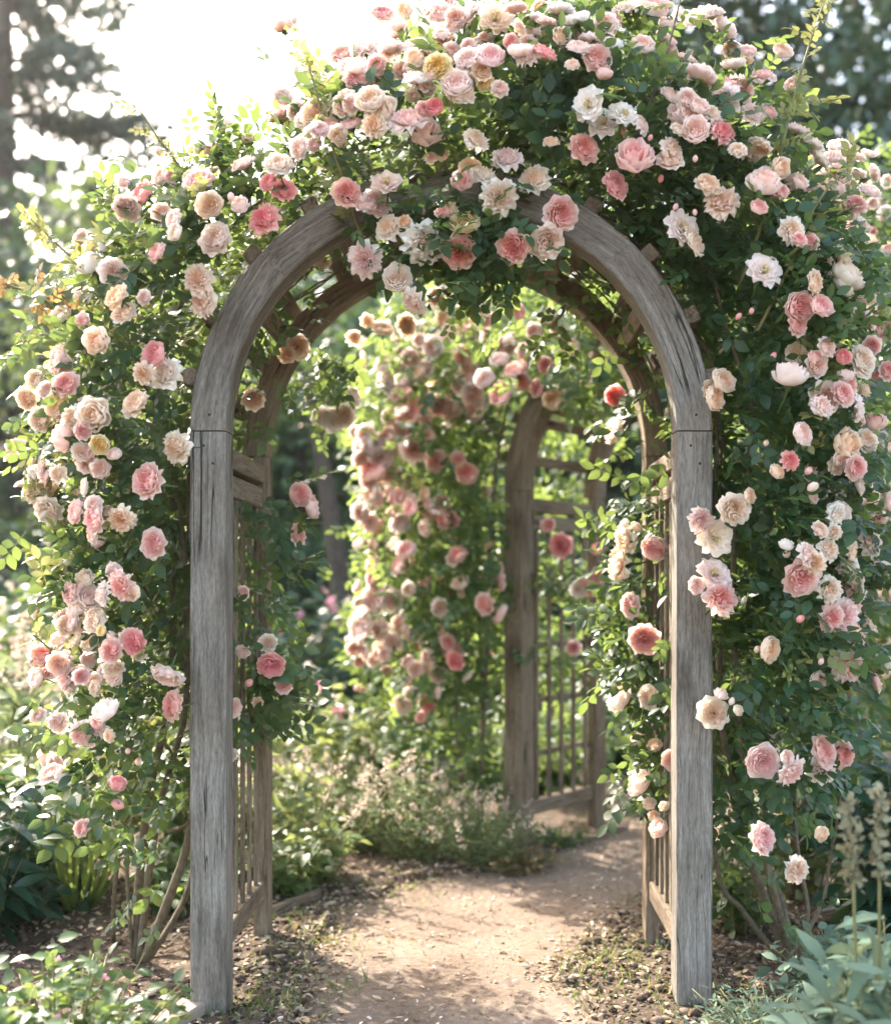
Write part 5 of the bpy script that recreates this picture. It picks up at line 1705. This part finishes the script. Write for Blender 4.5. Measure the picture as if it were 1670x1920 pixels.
def edging(p, q, label, hgt=0.06, th=0.03):
    p, q = Vector(p), Vector(q)
    L = (q - p).length
    mb = MB()
    board(mb, (0, -th / 2, -0.05), (L, th / 2, hgt), 0, 0.004, rg.uniform(0, 9))
    o = mb.build('edging_board', M['wood_brown'], None, False, (p.x, p.y, 0))
    o.rotation_euler = (0, 0, math.atan2(q.y - p.y, q.x - p.x))
    return tag(o, label, 'edging board', 'wooden edging boards of the beds')


edging(G(512, 1728), G(598, 1692), 'short timber edging board running on from the left rear post')
edging(G(650, 1668), G(770, 1632), 'sunlit timber edging board lying at the left path bend', 0.035, 0.07)
edging(G(1140, 1532), G(1205, 1516), 'timber edging board beyond the far arch, right of its rear post', 0.06, 0.05)
mb = MB()
board(mb, (-0.045, -0.09, -0.02), (0.045, 0.09, 0.022), 1, 0.006, 3.3)
o = mb.build('paving_brick', M['grit'], None, False, (G(332, 1915).x, G(332, 1915).y, 0.012))
o.rotation_euler = (0.03, 0.02, -0.35)
tag(o, 'flat pinkish grey brick lying in front of the left post', 'brick')

# ------------------------------------------------------------------ summer air
HAZE = 0.0005
hm, ht = nt('garden_haze')
pv_ = nd(ht, 'ShaderNodeVolumePrincipled', {'Density': HAZE, 'Anisotropy': 0.55})
pv_.inputs['Color'].default_value = (0.97, 0.97, 0.95, 1)
ht.links.new(pv_.outputs[0], nd(ht, 'ShaderNodeOutputMaterial').inputs['Volume'])
mb = MB()
hx0, hx1, hy0, hy1, hz0, hz1 = -95, 95, -35, 95, -1.3, 21
mb.add([(x, y, z) for x in (hx0, hx1) for y in (hy0, hy1) for z in (hz0, hz1)], [(0, 1, 3, 2), (4, 6, 7, 5), (0, 4, 5, 1), (2, 3, 7, 6), (0, 2, 6, 4), (1, 5, 7, 3)])
tag(mb.build('haze', hm, None, False), 'thin bright summer haze in the garden air', 'haze', None, 'stuff')

# ------------------------------------------------------------------ light, sky, camera
SUN_EL, SUN_AZ = math.radians(39.5), (-0.65, 0.76)
sd = Vector((SUN_AZ[0] * math.cos(SUN_EL), SUN_AZ[1] * math.cos(SUN_EL), math.sin(SUN_EL)))
sun = bpy.data.objects.new('sun', bpy.data.lights.new('sun', 'SUN'))
C.objects.link(sun)
sun.data.energy = 2.1
sun.data.angle = math.radians(0.6)
sun.data.color = (1.0, 0.93, 0.84)
sun.rotation_euler = (-sd).to_track_quat('-Z', 'Y').to_euler()
w = bpy.data.worlds.new('World')
bpy.context.scene.world = w
w.use_nodes = True
t = w.node_tree
bg = t.nodes['Background']
sky = t.nodes.new('ShaderNodeTexSky')
sky.sky_type = 'NISHITA'
sky.sun_disc = False
sky.sun_elevation = SUN_EL
sky.sun_rotation = math.atan2(SUN_AZ[0], SUN_AZ[1])
sky.dust_density = 3.0
sky.air_density = 1.0
sky.ozone_density = 0.6
t.links.new(mixc(t, sky.outputs[0], (1.09, 1.0, 0.90), 1.0, 'MULTIPLY'), bg.inputs[0])     # milky, slightly warm summer sky
bg.inputs[1].default_value = 0.15

cam = bpy.data.objects.new('camera', bpy.data.cameras.new('camera'))
C.objects.link(cam)
cam.location = (0, 0, ZC)
cam.rotation_euler = (math.radians(90), 0, 0)
cd = cam.data
cd.sensor_fit = 'VERTICAL'
cd.sensor_height = 36
cd.sensor_width = 36
cd.lens = 36 * F_PX / 1920
cd.shift_x = -(VX - 835) / 1920
cd.shift_y = (VY - 960) / 1920
cd.clip_start = 0.05
cd.clip_end = 2000
cd.dof.use_dof = True
cd.dof.focus_distance = 3.6
cd.dof.aperture_fstop = 1.35
sc = bpy.context.scene
sc.camera = cam
sc.view_settings.view_transform = 'Standard'
sc.view_settings.look = 'None'
sc.view_settings.exposure = 3.0
sc.view_settings.gamma = 1.0
sc.cycles.use_denoising = True
sc.cycles.max_bounces = 8
sc.cycles.transmission_bounces = 6
sc.cycles.transparent_max_bounces = 4
sc.cycles.diffuse_bounces = 4
sc.cycles.glossy_bounces = 2
sc.cycles.caustics_reflective = False
sc.cycles.caustics_refractive = False
sc.cycles.sample_clamp_indirect = 8
